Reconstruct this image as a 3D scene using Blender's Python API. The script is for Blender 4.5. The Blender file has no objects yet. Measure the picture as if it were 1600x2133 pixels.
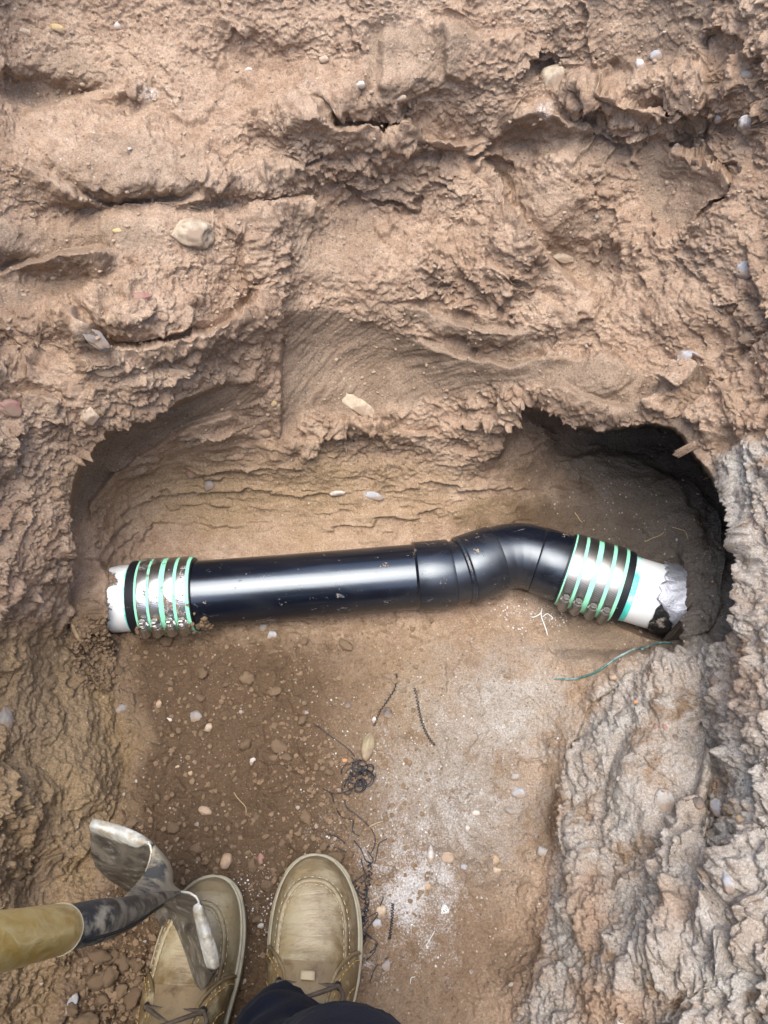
import bpy, bmesh, math, random
import numpy as np
from mathutils import Vector, Matrix

# ------------------------------------------------------------------ camera, light
scene = bpy.context.scene
COL = scene.collection
CAM_H = 0.98
TILT = math.radians(31.0)
FPX, CX, CY = 1600.0, 800.0, 1066.5
cam_d = bpy.data.cameras.new('camera')
cam_d.lens = 36.0 * FPX / 2133.0
cam_d.sensor_width = 36.0
cam_d.clip_start = 0.02
cam_d.clip_end = 500.0
cam = bpy.data.objects.new('camera', cam_d)
cam.location = (0, 0, CAM_H)
cam.rotation_euler = (TILT, 0, 0)
COL.objects.link(cam)
scene.camera = cam

SUN_EL, SUN_AZ = math.radians(80), math.radians(200)      # azimuth from +Y, clockwise
world = bpy.data.worlds.new('World')
scene.world = world
world.use_nodes = True
wn, wl = world.node_tree.nodes, world.node_tree.links
wn.clear()
wo = wn.new('ShaderNodeOutputWorld')
wb = wn.new('ShaderNodeBackground')
ws = wn.new('ShaderNodeTexSky')
ws.sky_type = 'NISHITA'
ws.sun_disc = False
ws.sun_elevation = SUN_EL
ws.sun_rotation = SUN_AZ
ws.air_density = 1.0
ws.dust_density = 3.0
ws.ozone_density = 1.0
wb.inputs['Strength'].default_value = 0.15
wl.new(ws.outputs[0], wb.inputs[0])
wl.new(wb.outputs[0], wo.inputs[0])
sun_d = bpy.data.lights.new('sun', 'SUN')
sun_d.energy = 1.4
sun_d.angle = math.radians(48)
sun_d.color = (1.0, 0.975, 0.94)
sun = bpy.data.objects.new('sun', sun_d)
sdir = Vector((math.sin(SUN_AZ) * math.cos(SUN_EL), math.cos(SUN_AZ) * math.cos(SUN_EL), math.sin(SUN_EL)))
sun.rotation_euler = sdir.to_track_quat('Z', 'Y').to_euler()
COL.objects.link(sun)
scene.view_settings.view_transform = 'Standard'
scene.view_settings.look = 'None'
scene.view_settings.gamma = 1.0
scene.view_settings.use_curve_mapping = False
scene.view_settings.exposure = 1.45
scene.cycles.max_bounces = 8

rng = np.random.default_rng(7)
random.seed(7)

# ------------------------------------------------------------------ numpy noise
_perm = rng.permutation(4096).astype(np.int32)
_grad = rng.normal(size=(4096, 3)).astype(np.float32)
_grad /= np.linalg.norm(_grad, axis=1, keepdims=True)

def _hash(ix, iy, iz):
    h = _perm[ix & 4095]
    h = _perm[(h + iy) & 4095]
    return _perm[(h + iz) & 4095]

def perlin(p):
    p = np.asarray(p, np.float32)
    i = np.floor(p).astype(np.int32)
    f = p - i
    u = f * f * f * (f * (f * 6 - 15) + 10)
    out = 0
    for dx in (0, 1):
        wx = u[:, 0] if dx else 1 - u[:, 0]
        for dy in (0, 1):
            wy = wx * (u[:, 1] if dy else 1 - u[:, 1])
            for dz in (0, 1):
                w = wy * (u[:, 2] if dz else 1 - u[:, 2])
                g = _grad[_hash(i[:, 0] + dx, i[:, 1] + dy, i[:, 2] + dz)]
                out = out + w * (g[:, 0] * (f[:, 0] - dx) + g[:, 1] * (f[:, 1] - dy) + g[:, 2] * (f[:, 2] - dz))
    return out * 1.6

def fbm(p, oct=4, gain=0.5, lac=2.03):
    a, s, t = 1.0, 0.0, 0.0
    p = np.asarray(p, np.float32)
    for k in range(oct):
        s = s + a * perlin(p + 17.3 * k)
        t += a
        a *= gain
        p = p * lac
    return s / t

_vo = rng.random((4096, 3)).astype(np.float32)

def worley(p, jitter=0.9):
    """F1, F2 and the cell id of jittered cells"""
    p = np.asarray(p, np.float32)
    i = np.floor(p).astype(np.int32)
    f1 = np.full(len(p), 9.0, np.float32)
    f2 = f1.copy()
    cid = np.zeros(len(p), np.int32)
    for dx in (-1, 0, 1):
        for dy in (-1, 0, 1):
            for dz in (-1, 0, 1):
                c = i + np.array((dx, dy, dz), np.int32)
                h = _hash(c[:, 0], c[:, 1], c[:, 2])
                q = c + 0.5 + (_vo[h] - 0.5) * jitter - p
                d = np.sqrt((q * q).sum(1))
                m = d < f1
                f2 = np.where(m, f1, np.minimum(f2, d))
                cid = np.where(m, h, cid)
                f1 = np.where(m, d, f1)
    return f1, f2, cid

def sstep(a, b, x):
    t = np.clip((x - a) / (b - a), 0, 1)
    return t * t * (3 - 2 * t)

# ------------------------------------------------------------------ rays of the viewpoint, for taking measurements
ct, st = math.cos(TILT), math.sin(TILT)

def ray(px, py):
    a = (np.asarray(px, float) - CX) / FPX
    b = (CY - np.asarray(py, float)) / FPX
    return a, b * ct + st, b * st - ct

def at_z(px, py, z):
    a, y, zz = ray(px, py)
    t = (z - CAM_H) / zz
    return Vector((float(a * t), float(y * t), float(z)))

def at_t(px, py, t):
    a, y, zz = ray(px, py)
    return Vector((float(a * t), float(y * t), float(CAM_H + zz * t)))

# ------------------------------------------------------------------ the soil: surveyed heights (x, y in the survey picture, z in metres)
OUTER = [
    # floor
    (330, 1400, 0), (600, 1350, 0), (900, 1350, 0), (1080, 1400, 0), (600, 1600, 0), (900, 1600, 0), (330, 1650, 0), (600, 1900, 0),
    (900, 1900, 0), (1000, 2133, 0), (600, 2133, 0), (350, 2133, 0), (330, 1950, 0), (250, 1900, .006), (230, 2133, .005),
    # left bank
    (0, 2133, .05), (60, 1950, .05), (0, 1800, .12), (0, 1600, .145), (0, 1400, .175), (100, 1400, .095), (90, 1600, .078), (180, 1600, .05),
    (262, 1600, 0.0), (240, 1750, .0), (140, 1750, .045), (180, 1420, .035), (160, 1310, .045),
    # left wall
    (0, 1250, .225), (90, 1250, .16), (0, 1000, .305), (100, 1000, .26), (132, 1120, .205), (0, 800, .36), (200, 800, .33), (400, 780, .295),
    (510, 740, .28), (0, 600, .41), (300, 600, .385), (520, 560, .34), (0, 300, .47), (300, 300, .44), (0, 0, .55), (300, 0, .53),
    # back wall
    (620, 780, .215), (640, 880, .155), (700, 960, .09), (900, 1010, .06), (700, 1100, .02), (1000, 1080, .02), (1000, 900, .14), (700, 700, .245),
    (1000, 700, .25), (700, 500, .335), (1000, 500, .34), (700, 300, .425), (1000, 300, .425), (700, 0, .53), (1000, 0, .54),
    (700, 1200, 0), (1000, 1200, 0), (400, 1200, 0),
    # right wall
    (1150, 840, .235), (1300, 850, .265), (1400, 850, .285), (1500, 930, .30), (1600, 900, .34), (1300, 600, .32), (1600, 600, .42),
    (1300, 300, .43), (1600, 300, .50), (1300, 0, .55), (1600, 0, .60),
    # right bank
    (1560, 1200, .265), (1620, 1200, .275), (1600, 1500, .25), (1540, 1400, .175), (1545, 1700, .185), (1620, 1800, .25), (1480, 1500, .115),
    (1400, 1450, .10), (1260, 1450, .05), (1150, 1470, .0), (1160, 1600, .0), (1215, 1600, .06), (1300, 1600, .105), (1400, 1650, .125), (1130, 1750, -.004),
    (1190, 1750, .055), (1270, 1850, .105), (1400, 1850, .145), (1100, 1950, .005), (1180, 1970, .06), (1300, 2050, .12), (1450, 2050, .17),
    (1620, 2100, .235), (1040, 2133, .005), (1130, 2133, .045),
    # around the frame: the pit sides go up to the level ground outside
    (-500, 0, .69), (-500, 600, .60), (-500, 1200, .50), (-500, 1800, .40), (-500, 2500, .30), (-500, 3300, .18), (-1000, 600, .70), (-1000, 1200, .61), (-1000, 1800, .53), (-1000, 2500, .43), (-1000, 3300, .33),
    (-2000, 1200, .72), (-2000, 1800, .67), (-2000, 2500, .60), (-2000, 3300, .52), (-2600, 0, .72), (-2600, 1200, .74), (-2600, 3300, .60), (-1000, 0, .72), (-2600, -850, .72), (-1000, -850, .72),
    (2100, 0, .70), (2100, 600, .59), (2100, 1200, .48), (2100, 1800, .38), (2100, 2500, .27), (2100, 3300, .15), (2600, 600, .69), (2600, 1200, .60), (2600, 1800, .52), (2600, 2500, .43), (2600, 3300, .32),
    (3600, 1200, .72), (3600, 1800, .66), (3600, 2500, .60), (3600, 3300, .52), (4200, 0, .72), (4200, 1200, .74), (4200, 3300, .60), (2600, 0, .72), (4200, -850, .72), (2600, -850, .72),
    (0, -450, .7), (800, -450, .7), (1600, -450, .7), (-600, -500, .72), (2200, -500, .72), (400, 2600, 0), (1000, 2600, 0), (400, 3300, 0),
    (1000, 3300, 0), (800, -850, .72),
]
CAVE = [
    (330, 1400, 0), (600, 1350, 0), (900, 1350, 0), (1080, 1400, 0), (1250, 1400, .01), (250, 1400, .005), (160, 1310, .045),
    (200, 1240, .055), (300, 1150, .01), (500, 1130, .008), (700, 1110, .012), (900, 1090, .015), (1100, 1080, .015), (1250, 1090, .02), (1350, 1140, .02),
    (150, 1200, .10), (160, 1080, .13), (200, 1000, .13), (220, 920, .185), (300, 1000, .075), (300, 880, .205), (400, 850, .215), (450, 950, .11), (550, 900, .14), (550, 800, .23),
    (500, 1050, .04), (700, 1010, .065), (700, 900, .14), (850, 900, .14), (1000, 900, .14), (1000, 1000, .06), (1200, 1000, .03), (1350, 1050, .025), (1450, 1050, .055),
    (1150, 850, .08), (1200, 900, .035), (1300, 900, .02), (1400, 900, .045), (1400, 970, .03), (1500, 1060, .035), (1470, 1200, .06), (1450, 1270, .095), (1540, 1200, .06), (1440, 1330, .08), (1490, 1330, .08), (1540, 1120, .05), (1480, 1400, .13),
    (1390, 1370, .03), (700, 1200, 0), (1000, 1200, 0), (400, 1200, 0), (1250, 1250, 0), (700, 700, .245), (1000, 700, .25),
]

def tps_fit(pts):
    P = np.array(pts, float)
    zr = ray(P[:, 0], P[:, 1])[2]
    disp = zr / (P[:, 2] - CAM_H)            # 1 / depth: a plane is linear in it
    X = P[:, :2] / 1000.0
    n = len(X)
    d = np.linalg.norm(X[:, None] - X[None], axis=2)
    K = d * d * np.log(d + 1e-9) + np.eye(n) * 2e-3
    A = np.zeros((n + 3, n + 3))
    A[:n, :n] = K
    A[:n, n] = 1; A[:n, n + 1:] = X
    A[n, :n] = 1; A[n + 1:, :n] = X.T
    w = np.linalg.solve(A, np.concatenate([disp, np.zeros(3)]))
    return X, w

def tps_eval(fit, px, py):
    X, w = fit
    x, y = (px / 1000.0).astype(np.float32), (py / 1000.0).astype(np.float32)
    o = (w[-3] + w[-2] * x + w[-1] * y).astype(np.float32)
    for (cx, cy), c in zip(X, w[:-3]):
        r2 = (x - np.float32(cx)) ** 2 + (y - np.float32(cy)) ** 2
        o += np.float32(0.5 * c) * r2 * np.log(r2 + 1e-12)
    return 1.0 / o

STEP = 2.0
def spaced(lo, hi, n, dense_end):
    k = np.linspace(0, 1, n, endpoint=False)
    s = k ** 1.6
    return dense_end + (lo - dense_end) * (1 - s) if lo < dense_end else None
xs = np.concatenate([-40 - 2560 * (np.linspace(1, 0.004, 100) ** 1.7), np.arange(-40, 1641, STEP), 1640 + 2560 * (np.linspace(0.004, 1, 100) ** 1.7)])
ys = np.concatenate([-40 - 810 * (np.linspace(1, 0.01, 70) ** 1.7), np.arange(-40, 2171, STEP), 2170 + 1230 * (np.linspace(0.01, 1, 70) ** 1.7)])
NX, NY = len(xs), len(ys)
PX, PY = [g.ravel().astype(np.float32) for g in np.meshgrid(xs, ys)]
grid = lambda v: v.reshape(NY, NX)
q2 = np.stack([PX, PY, np.zeros_like(PX)], 1)
jx = perlin(q2 / 70) * 9 + perlin(q2 / 23 + 31) * 6 + perlin(q2 / 11 + 7) * 1.6
jy = perlin(q2 / 70 + 55) * 9 + perlin(q2 / 23 + 77) * 6 + perlin(q2 / 11 + 19) * 1.6
JX, JY = PX + jx, PY + jy
SX, SY = PX + jx * 0.35, PY + jy * 0.35

def seg_dist(poly, x, y):
    """signed distance to an open polyline (positive on its left, walking in the picture with y down) and the place along it, 0..1"""
    P = np.array(poly, float)
    L = np.concatenate([[0], np.cumsum(np.linalg.norm(np.diff(P, axis=0), axis=1))])
    best = np.full(len(x), 1e9, np.float32)
    sgn = np.ones(len(x), np.float32)
    par = np.zeros(len(x), np.float32)
    for k in range(len(P) - 1):
        a, d = P[k], P[k + 1] - P[k]
        l2 = d @ d
        t = np.clip(((x - a[0]) * d[0] + (y - a[1]) * d[1]) / l2, 0, 1)
        dx, dy = x - a[0] - t * d[0], y - a[1] - t * d[1]
        dd = np.sqrt(dx * dx + dy * dy)
        m = dd < best
        best = np.where(m, dd, best)
        cr = d[0] * dy - d[1] * dx
        sgn = np.where(m, np.where(cr < 0, 1, -1), sgn)
        par = np.where(m, (L[k] + t * math.sqrt(l2)) / L[-1], par)
    return best * sgn, par

def poly_sd(poly, x, y):
    """positive inside the closed polygon"""
    P = np.array(poly, float)
    n = len(P)
    best = np.full(len(x), 1e9, np.float32)
    inside = np.zeros(len(x), bool)
    for k in range(n):
        a, b = P[k], P[(k + 1) % n]
        d = b - a
        t = np.clip(((x - a[0]) * d[0] + (y - a[1]) * d[1]) / (d @ d), 0, 1)
        best = np.minimum(best, np.hypot(x - a[0] - t * d[0], y - a[1] - t * d[1]))
        c = ((a[1] > y) != (b[1] > y))
        xi = a[0] + (y - a[1]) / (d[1] if d[1] else 1e-9) * d[0]
        inside ^= c & (x < xi)
    return np.where(inside, best, -best)

CAVE_POLY = [(150, 1400), (132, 1330), (138, 1250), (138, 1130), (143, 1050), (165, 965), (215, 905), (300, 866), (400, 826), (480, 796), (560, 785),
             (640, 900), (850, 930), (1030, 900), (1095, 838), (1160, 870), (1205, 897), (1260, 893), (1310, 882), (1370, 876), (1412, 892), (1442, 945), (1482, 988),
             (1520, 1040), (1543, 1120), (1549, 1200), (1543, 1280), (1520, 1340), (1480, 1410), (1300, 1400), (1000, 1420), (400, 1420)]
t_out = tps_eval(tps_fit(OUTER), PX, PY)
t_cav = tps_eval(tps_fit(CAVE), PX, PY)
left_smooth = sstep(540, 300, PX)
sd = poly_sd(CAVE_POLY, PX + jx * (0.35 + .75 * sstep(900, 1100, PX)), PY + jy * (0.35 + .75 * sstep(900, 1100, PX)))
mid = sstep(500, 620, PX) * sstep(1100, 980, PX)
low = sstep(1300, 1420, PY)
wid = 9 + 150 * np.maximum(mid, low)
M = sstep(0, 1, sd / wid + 0.15)
INCAVE = M
MOUND = sstep(234, 216, PX + jx * 1.2) * sstep(95, 165, PX) * np.exp(-np.abs((PY - 1247) / 92) ** 3)
T = 1 / ((1 - M) / t_out + M / t_cav)
t_pipe = ((0.089 - CAM_H) / ray(PX, PY)[2]).astype(np.float32)
t_pipe_r = ((0.105 - CAM_H) / ray(PX, PY)[2]).astype(np.float32)
MOUND_R = sstep(1414, 1440, PX + jx * 1.1 - (PY - 1260) * .12) * sstep(1600, 1520, PX) * np.exp(-np.abs((PY - 1265) / 115) ** 3)
T = T + (np.minimum(T, t_pipe_r) - T) * MOUND_R
T = np.where(MOUND > 0, T + (np.minimum(T, t_pipe) - T) * MOUND, T)

# bulges and hollows of the cut face (x, y, half width, half height, metres towards the viewpoint, turn in degrees)
for bx, by, brx, bry, amp, rot in [(230, 345, 260, 75, .045, -8), (120, 205, 190, 40, -.030, -12), (330, 430, 260, 28, -.022, 4), (90, 590, 150, 42, -.034, -6), (320, 655, 190, 55, .034, -6), (90, 720, 120, 40, -.016, 0),
                             (350, 755, 190, 22, -.014, -6), (690, 215, 190, 50, .034, 12), (560, 130, 150, 50, -.016, 0), (850, 400, 230, 120, -.040, 12), (790, 560, 170, 70, .014, 0), (1120, 470, 60, 210, .034, -32), (1010, 400, 45, 170, -.022, -32),
                             (560, 520, 50, 110, .018, 10), (1150, 290, 130, 40, -.022, 8), (1130, 160, 70, 60, -.014, 0), (1330, 190, 170, 45, .028, 8), (1420, 390, 90, 70, -.022, -25), (1250, 560, 70, 60, -.018, 0), (1430, 640, 150, 60, .020, 10),
                             (1500, 480, 60, 120, .016, 20), (1480, 280, 120, 30, -.022, 10), (900, 120, 150, 80, .012, 0), (1000, 690, 170, 36, .016, 6), (740, 750, 130, 60, -.016, 0), (1230, 800, 120, 40, .016, 18), (820, 890, 160, 40, .018, 4),
                             (1340, 1560, 100, 130, .020, -8), (1200, 1760, 26, 200, .016, 6), (1140, 1760, 30, 200, -.014, 4), (1495, 1600, 30, 220, -.026, 4), (1570, 1350, 50, 160, .026, 0), (1400, 1960, 130, 90, .020, 20), (1330, 1850, 60, 120, -.014, 25), (1560, 1750, 50, 120, .020, 0),
                             (170, 1600, 60, 160, .014, 8), (85, 1850, 50, 70, -.022, 0), (60, 1500, 50, 120, .014, 0)]:
    c_, s_ = math.cos(math.radians(rot)), math.sin(math.radians(rot))
    ux = ((JX - bx) * c_ - (JY - by) * s_) / brx; uy = ((JX - bx) * s_ + (JY - by) * c_) / bry
    T = T - amp * np.exp(-(ux ** 2 + uy ** 2) ** 1.3) * (1 - INCAVE * (by < 940))
# hand-cut steps: the side that stands proud is on the left of the walk; amp in metres, wl / wr fall-offs in pixels
def P0Y(poly): return sum(q[1] for q in poly) / len(poly)
def stepline(poly, amp, wl=60, wr=30, jag=1.0, edge=8.0, under=0.35, ends=0.18):
    global T
    amp = amp * (1.2 if P0Y(poly) < 950 else 1.0)
    jag = min(jag, 1.0) * .85
    P = np.array(poly)
    R = 3.2 * max(wl, wr)
    m = np.where((PX > P[:, 0].min() - R) & (PX < P[:, 0].max() + R) & (PY > P[:, 1].min() - R) & (PY < P[:, 1].max() + R))[0]
    s, par = seg_dist(poly, PX[m] + jx[m] * jag, PY[m] + jy[m] * jag)
    fade = sstep(0, ends, par) * sstep(1, 1 - ends, par)
    up = np.exp(-np.maximum(s, 0) / wl)
    dn = -under * np.exp(-np.maximum(-s, 0) / wr)
    k = sstep(-edge, edge, s)
    # beyond the ends of the line nothing is displaced
    T[m] -= amp * fade * (k * up + (1 - k) * dn)

# lips of the upper wall (walked right to left = proud side above)
stepline([(1020, 300), (960, 292), (880, 280), (850, 255), (800, 285), (770, 262), (700, 268), (650, 235), (590, 200)], .030, 90, 50, 1.5, under=.4)
stepline([(1290, 640), (1200, 590), (1130, 520), (1060, 430), (1030, 360), (1010, 300)], .035, 110, 60, 1.6, under=.6)
stepline([(1240, 280), (1180, 250), (1130, 215), (1060, 245)], .025, 60, 40, 1.2)
stepline([(1450, 240), (1340, 225), (1250, 190), (1190, 150)], .025, 70, 40, 1.5)
stepline([(1560, 330), (1530, 380), (1500, 355), (1440, 320), (1380, 300)], .022, 60, 50, 1.0)
stepline([(430, 330), (420, 400), (330, 425), (230, 430), (130, 380), (50, 340), (-30, 320)], .012, 90, 50, .9, under=.4)
stepline([(640, 345), (560, 345), (500, 345), (470, 360), (440, 310), (420, 290)], .022, 60, 40, 1.6)
stepline([(250, 525), (180, 520), (100, 532), (40, 555), (-30, 575)], .030, 70, 60, .8, under=.7)
stepline([(560, 560), (530, 640), (440, 690), (330, 720), (230, 735), (190, 690), (150, 655), (100, 640)], .032, 80, 55, 1.6, under=.6)
stepline([(130, 840), (90, 830), (40, 825), (-30, 820)], .015, 50, 30, 1.2)
stepline([(310, 560), (240, 575), (140, 615), (90, 640)], .012, 40, 30, 1.4)
stepline([(700, 410), (620, 420), (560, 440), (520, 460), (450, 440)], .016, 60, 40, 1.6)
stepline([(1190, 660), (1100, 600), (1040, 560), (960, 540)], .014, 50, 40, 1.8)
stepline([(1360, 785), (1290, 760), (1210, 745), (1130, 740), (1060, 760), (990, 745), (900, 720), (820, 690)], .016, 60, 50, 1.0)
stepline([(1340, 860), (1240, 830), (1160, 800), (1105, 830)], .012, 40, 30, .8)
stepline([(1420, 740), (1380, 790), (1340, 850)], .02, 60, 50, .8)
stepline([(1120, 690), (1010, 690), (940, 660), (860, 640), (800, 630)], .014, 50, 40, 1.2)
stepline([(940, 905), (860, 905), (790, 885), (720, 890), (670, 860), (640, 830)], .016, 40, 40, .8)
stepline([(300, 150), (230, 195), (130, 220), (40, 240)], .018, 80, 40, 1.2)
stepline([(1100, 60), (1010, 90), (940, 60), (880, 40)], .015, 60, 40, 1.4)
# tool edges: the cut corner left of the smooth panel, and spade marks
stepline([(590, 640), (592, 720), (588, 800), (585, 930)], -.022, 120, 22, .25, edge=4, under=-.1)
stepline([(520, 480), (512, 540), (516, 600)], .012, 40, 15, .3)
stepline([(805, 60), (795, 130), (790, 200)], .014, 40, 20, .5)
stepline([(935, 60), (930, 120), (925, 170)], .012, 40, 20, .5)
stepline([(1450, 330), (1410, 400), (1380, 440)], .008, 30, 20, .4)
stepline([(1540, 420), (1460, 470), (1430, 530)], .008, 30, 20, .6)
stepline([(150, 660), (160, 720), (165, 800)], .018, 50, 30, .5)
# inside the cavity: scooped bands under the left arch
stepline([(560, 900), (480, 860), (400, 880), (320, 925), (230, 985), (180, 1060), (160, 1120)], .016, 30, 30, .5, under=.5)
stepline([(600, 950), (520, 890), (420, 905), (340, 950)], .008, 25, 25, .5)
stepline([(1490, 1190), (1420, 1010), (1340, 960), (1260, 940), (1190, 955), (1140, 930)], .015, 50, 50, 1.4)
# banks
stepline([(1158, 1900), (1190, 1780), (1200, 1680), (1190, 1600), (1240, 1480), (1330, 1410), (1400, 1400)], -.034, 14, 80, 1.4, edge=6, under=-.6)
stepline([(1250, 1880), (1265, 1760), (1258, 1650), (1290, 1540), (1350, 1510)], -.024, 18, 80, 1.2, edge=8, under=-.5)
stepline([(1480, 1420), (1478, 1540), (1455, 1660), (1400, 1780), (1330, 1860)], .012, 20, 40, .6, edge=9, under=.7)
stepline([(1600, 1620), (1540, 1580), (1500, 1750), (1440, 1850), (1400, 1950), (1290, 2040)], .0, 60, 40, 1.2)
stepline([(232, 1440), (240, 1520), (262, 1600), (235, 1680), (215, 1740), (130, 1860)], -.018, 16, 60, 1.3, edge=7, under=-.6)
stepline([(135, 1330), (200, 1440), (225, 1440), (240, 1330)], .012, 40, 40, 1.2, edge=6, ends=.05)
stepline([(60, 1830), (90, 1790), (140, 1770)], -.016, 30, 25, .6)

# smooth spade-cut places (polygons, 1 inside) and rough ones
SMOOTH = np.zeros_like(PX)
for poly, s in [([(600, 640), (700, 650), (800, 690), (920, 720), (1010, 740), (1120, 745), (1340, 775), (1370, 800), (1320, 865), (1230, 835), (1100, 800), (900, 830), (820, 860), (750, 870), (640, 850), (596, 900), (590, 760)], 1),
                ([(1340, 310), (1440, 340), (1520, 390), (1450, 450), (1400, 480), (1330, 400)], 1),
                ([(1040, 240), (1130, 235), (1240, 290), (1200, 330), (1050, 300)], .9),
                ([(1070, 400), (1180, 380), (1290, 520), (1240, 590), (1120, 480)], .55),
                ([(600, 450), (760, 430), (800, 540), (700, 600), (600, 560)], .45),
                ([(60, 1300), (200, 1480), (245, 1620), (200, 1760), (60, 1800), (20, 1500)], .45),
                ([(0, 140), (160, 100), (230, 160), (120, 220), (0, 230)], .6),
                ([(20, 420), (400, 420), (420, 310), (250, 280), (60, 340)], .5),
                ([(0, 470), (300, 470), (340, 520), (240, 520), (80, 530), (0, 560)], .8),
                ([(0, 560), (100, 535), (250, 530), (240, 570), (100, 620), (0, 640)], .8),
                ([(770, 60), (1000, 70), (940, 180), (780, 200)], .8),
                ([(1220, 0), (1500, 0), (1420, 130), (1230, 180)], .6),
                ([(145, 1000), (220, 905), (380, 835), (520, 795), (520, 840), (350, 890), (230, 960), (170, 1050), (150, 1120)], 1),
                ([(800, 630), (1120, 690), (1100, 740), (920, 700)], .8),
                ([(1130, 1290), (1350, 1330), (1330, 1360), (1180, 1400)], .8),
                ([(20, 1850), (130, 1780), (100, 1900), (30, 1960)], .8),
                ([(1270, 1520), (1440, 1500), (1450, 1620), (1400, 1720), (1310, 1780), (1270, 1700)], .75)]:
    d = poly_sd(poly, PX + jx, PY + jy)
    SMOOTH = np.maximum(SMOOTH, s * sstep(-14, 10, d))

# blur helper on the regular grid
def blur(v, r):
    g = grid(v).astype(np.float64)
    for ax in (0, 1):
        pad = [(0, 0), (0, 0)]
        pad[ax] = (r + 1, r)
        c = np.cumsum(np.pad(g, pad, mode='edge'), axis=ax)
        n = g.shape[ax]
        hi = np.take(c, np.arange(2 * r + 1, 2 * r + 1 + n), axis=ax)
        lo = np.take(c, np.arange(0, n), axis=ax)
        g = (hi - lo) / (2 * r + 1)
    return g.ravel().astype(np.float32)

def world_pos():
    a, y, z = ray(PX, PY)
    return np.stack([a * T, y * T, CAM_H + z * T], 1).astype(np.float32)

def normals(P):
    G = P.reshape(NY, NX, 3)
    du = np.gradient(G, axis=1)
    dv = np.gradient(G, axis=0)
    n = np.cross(du.reshape(-1, 3), dv.reshape(-1, 3))
    n /= np.linalg.norm(n, axis=1, keepdims=True) + 1e-12
    return -n if n[:, 2].mean() < 0 else n

P0 = world_pos()
_g = np.hypot(*np.gradient(grid(T), ys, xs)).ravel().astype(np.float32)
SKIRT = sstep(.0017, .0036, blur(_g, 3))
Tb = blur(blur(T, 8), 8)
Tsave = T; T = Tb; N0 = normals(world_pos()); T = Tsave

# regions
bank_poly = [(1120, 2200), (1075, 2133), (1130, 1950), (1160, 1800), (1165, 1640), (1200, 1520), (1240, 1430), (1330, 1385), (1430, 1340), (1445, 1200), (1440, 1080), (1500, 1060), (1480, 960), (1540, 930), (1640, 920), (2600, 800), (2600, 3500), (1120, 3500)]
BANK = sstep(-25, 25, poly_sd(bank_poly, JX, JY))
floor_poly = [(215, 1290), (1440, 1290), (1250, 1420), (1180, 1560), (1150, 1800), (1100, 1960), (1050, 2133), (1050, 3500), (-300, 3500), (50, 2300), (170, 1950), (215, 1740), (262, 1600), (240, 1440), (220, 1330)]
FLOOR = sstep(-18, 18, poly_sd(floor_poly, JX, JY))
cavemask = INCAVE * (1 - FLOOR) * (1 - BANK * .6)
wall = (1 - FLOOR) * (1 - BANK) * (1 - cavemask)
lbank = sstep(330, 200, PX) * sstep(1250, 1350, PY) * (1 - FLOOR)

H = np.zeros_like(PX)
# broad lumps
big = fbm(P0 * 9, 3)
H += big * (.020 * (1 - FLOOR) + .005 * FLOOR) * (1 - .5 * SMOOTH)
# shingled flakes: phase grows downward over the wall, each flake ends in a ragged lip
def flakes(P, down, wave, warp, wf, seed, sharp=1.6):
    ph = (P @ np.array(down, np.float32)) / wave + warp * fbm(P * wf + seed, 4, .6)
    f = ph - np.floor(ph)
    return np.where(f < .93, (f / .93) ** sharp, 1 - (f - .93) / .07), np.floor(ph)
m1 = sstep(-.05, .4, fbm(P0 * 10 + 3, 3))
m2 = sstep(-.05, .35, fbm(P0 * 17 + 9, 3))
m3 = sstep(-.12, .25, fbm(P0 * 9 + 31, 3))
sl = sstep(700, 1050, PX)
fl1 = flakes(P0, (.35, -.5, -.75), .085, 1.5, 13, 11)[0] * (1 - sl) + flakes(P0, (-.55, -.4, -.7), .085, 1.6, 13, 12)[0] * sl
fl2, _ = flakes(P0, (-.3, -.5, -.75), .036, 1.9, 26, 23)
fl3, _ = flakes(P0, (.2, -.5, -.8), .016, 1.5, 55, 41)
calm = 1 - .45 * sstep(760, 420, PX) * sstep(700, 420, PY)
rough = wall * (1 - SMOOTH) * calm
wm = np.where(rough > .02)[0]
w1, w2, _ = worley(P0[wm] * 62 + .5 * np.stack([big[wm], m1[wm], m2[wm]], 1))
cr = np.zeros_like(PX); cr[wm] = np.clip(.55 - w1, -.3, .55) * .0085 + fbm(P0[wm] * 95, 3, .6) * .0045
H += rough * (fl1 * .018 * m1 + fl2 * .0085 * m2 * (1 - .4 * m3) + fl3 * .003 * (1 - m3) + .9 * cr * m3)
def blocks(P, seed):
    p_ = np.asarray(P, np.float32) + seed
    i_ = np.floor(p_).astype(np.int32)
    best = np.full(len(p_), 9., np.float32); h_ = np.zeros(len(p_), np.float32); v_ = np.zeros_like(p_)
    for dx in (-1, 0, 1):
        for dy in (-1, 0, 1):
            for dz in (-1, 0, 1):
                c = i_ + np.array((dx, dy, dz), np.int32)
                k = _hash(c[:, 0], c[:, 1], c[:, 2])
                q = p_ - (c + .5 + (_vo[k] - .5) * .95)
                d = (q * q).sum(1)
                m = d < best
                best = np.where(m, d, best); h_ = np.where(m, k, h_); v_[m] = q[m]
    k = h_.astype(np.int32)
    return (_vo[k, 0] - .5) + (v_ * (_vo[k] - .5)).sum(1) * 1.5
wb = np.where(rough > .02)[0]
wq = P0[wb] * np.array((.8, 1, 1.15), np.float32)
wv = np.stack([fbm(wq * 22 + s_, 3, .6) for s_ in (1, 41, 81)], 1)
zone_b = sstep(-.12, .12, fbm(wq * 6 + 21, 2)) * (.35 + .65 * sstep(500, 800, PX[wb]))
H[wb] += rough[wb] * zone_b * (blocks(wq * 15 + wv * .5, 3.3) * .022 + blocks(wq * 36 + wv * .5, 7.7) * .008)
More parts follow.
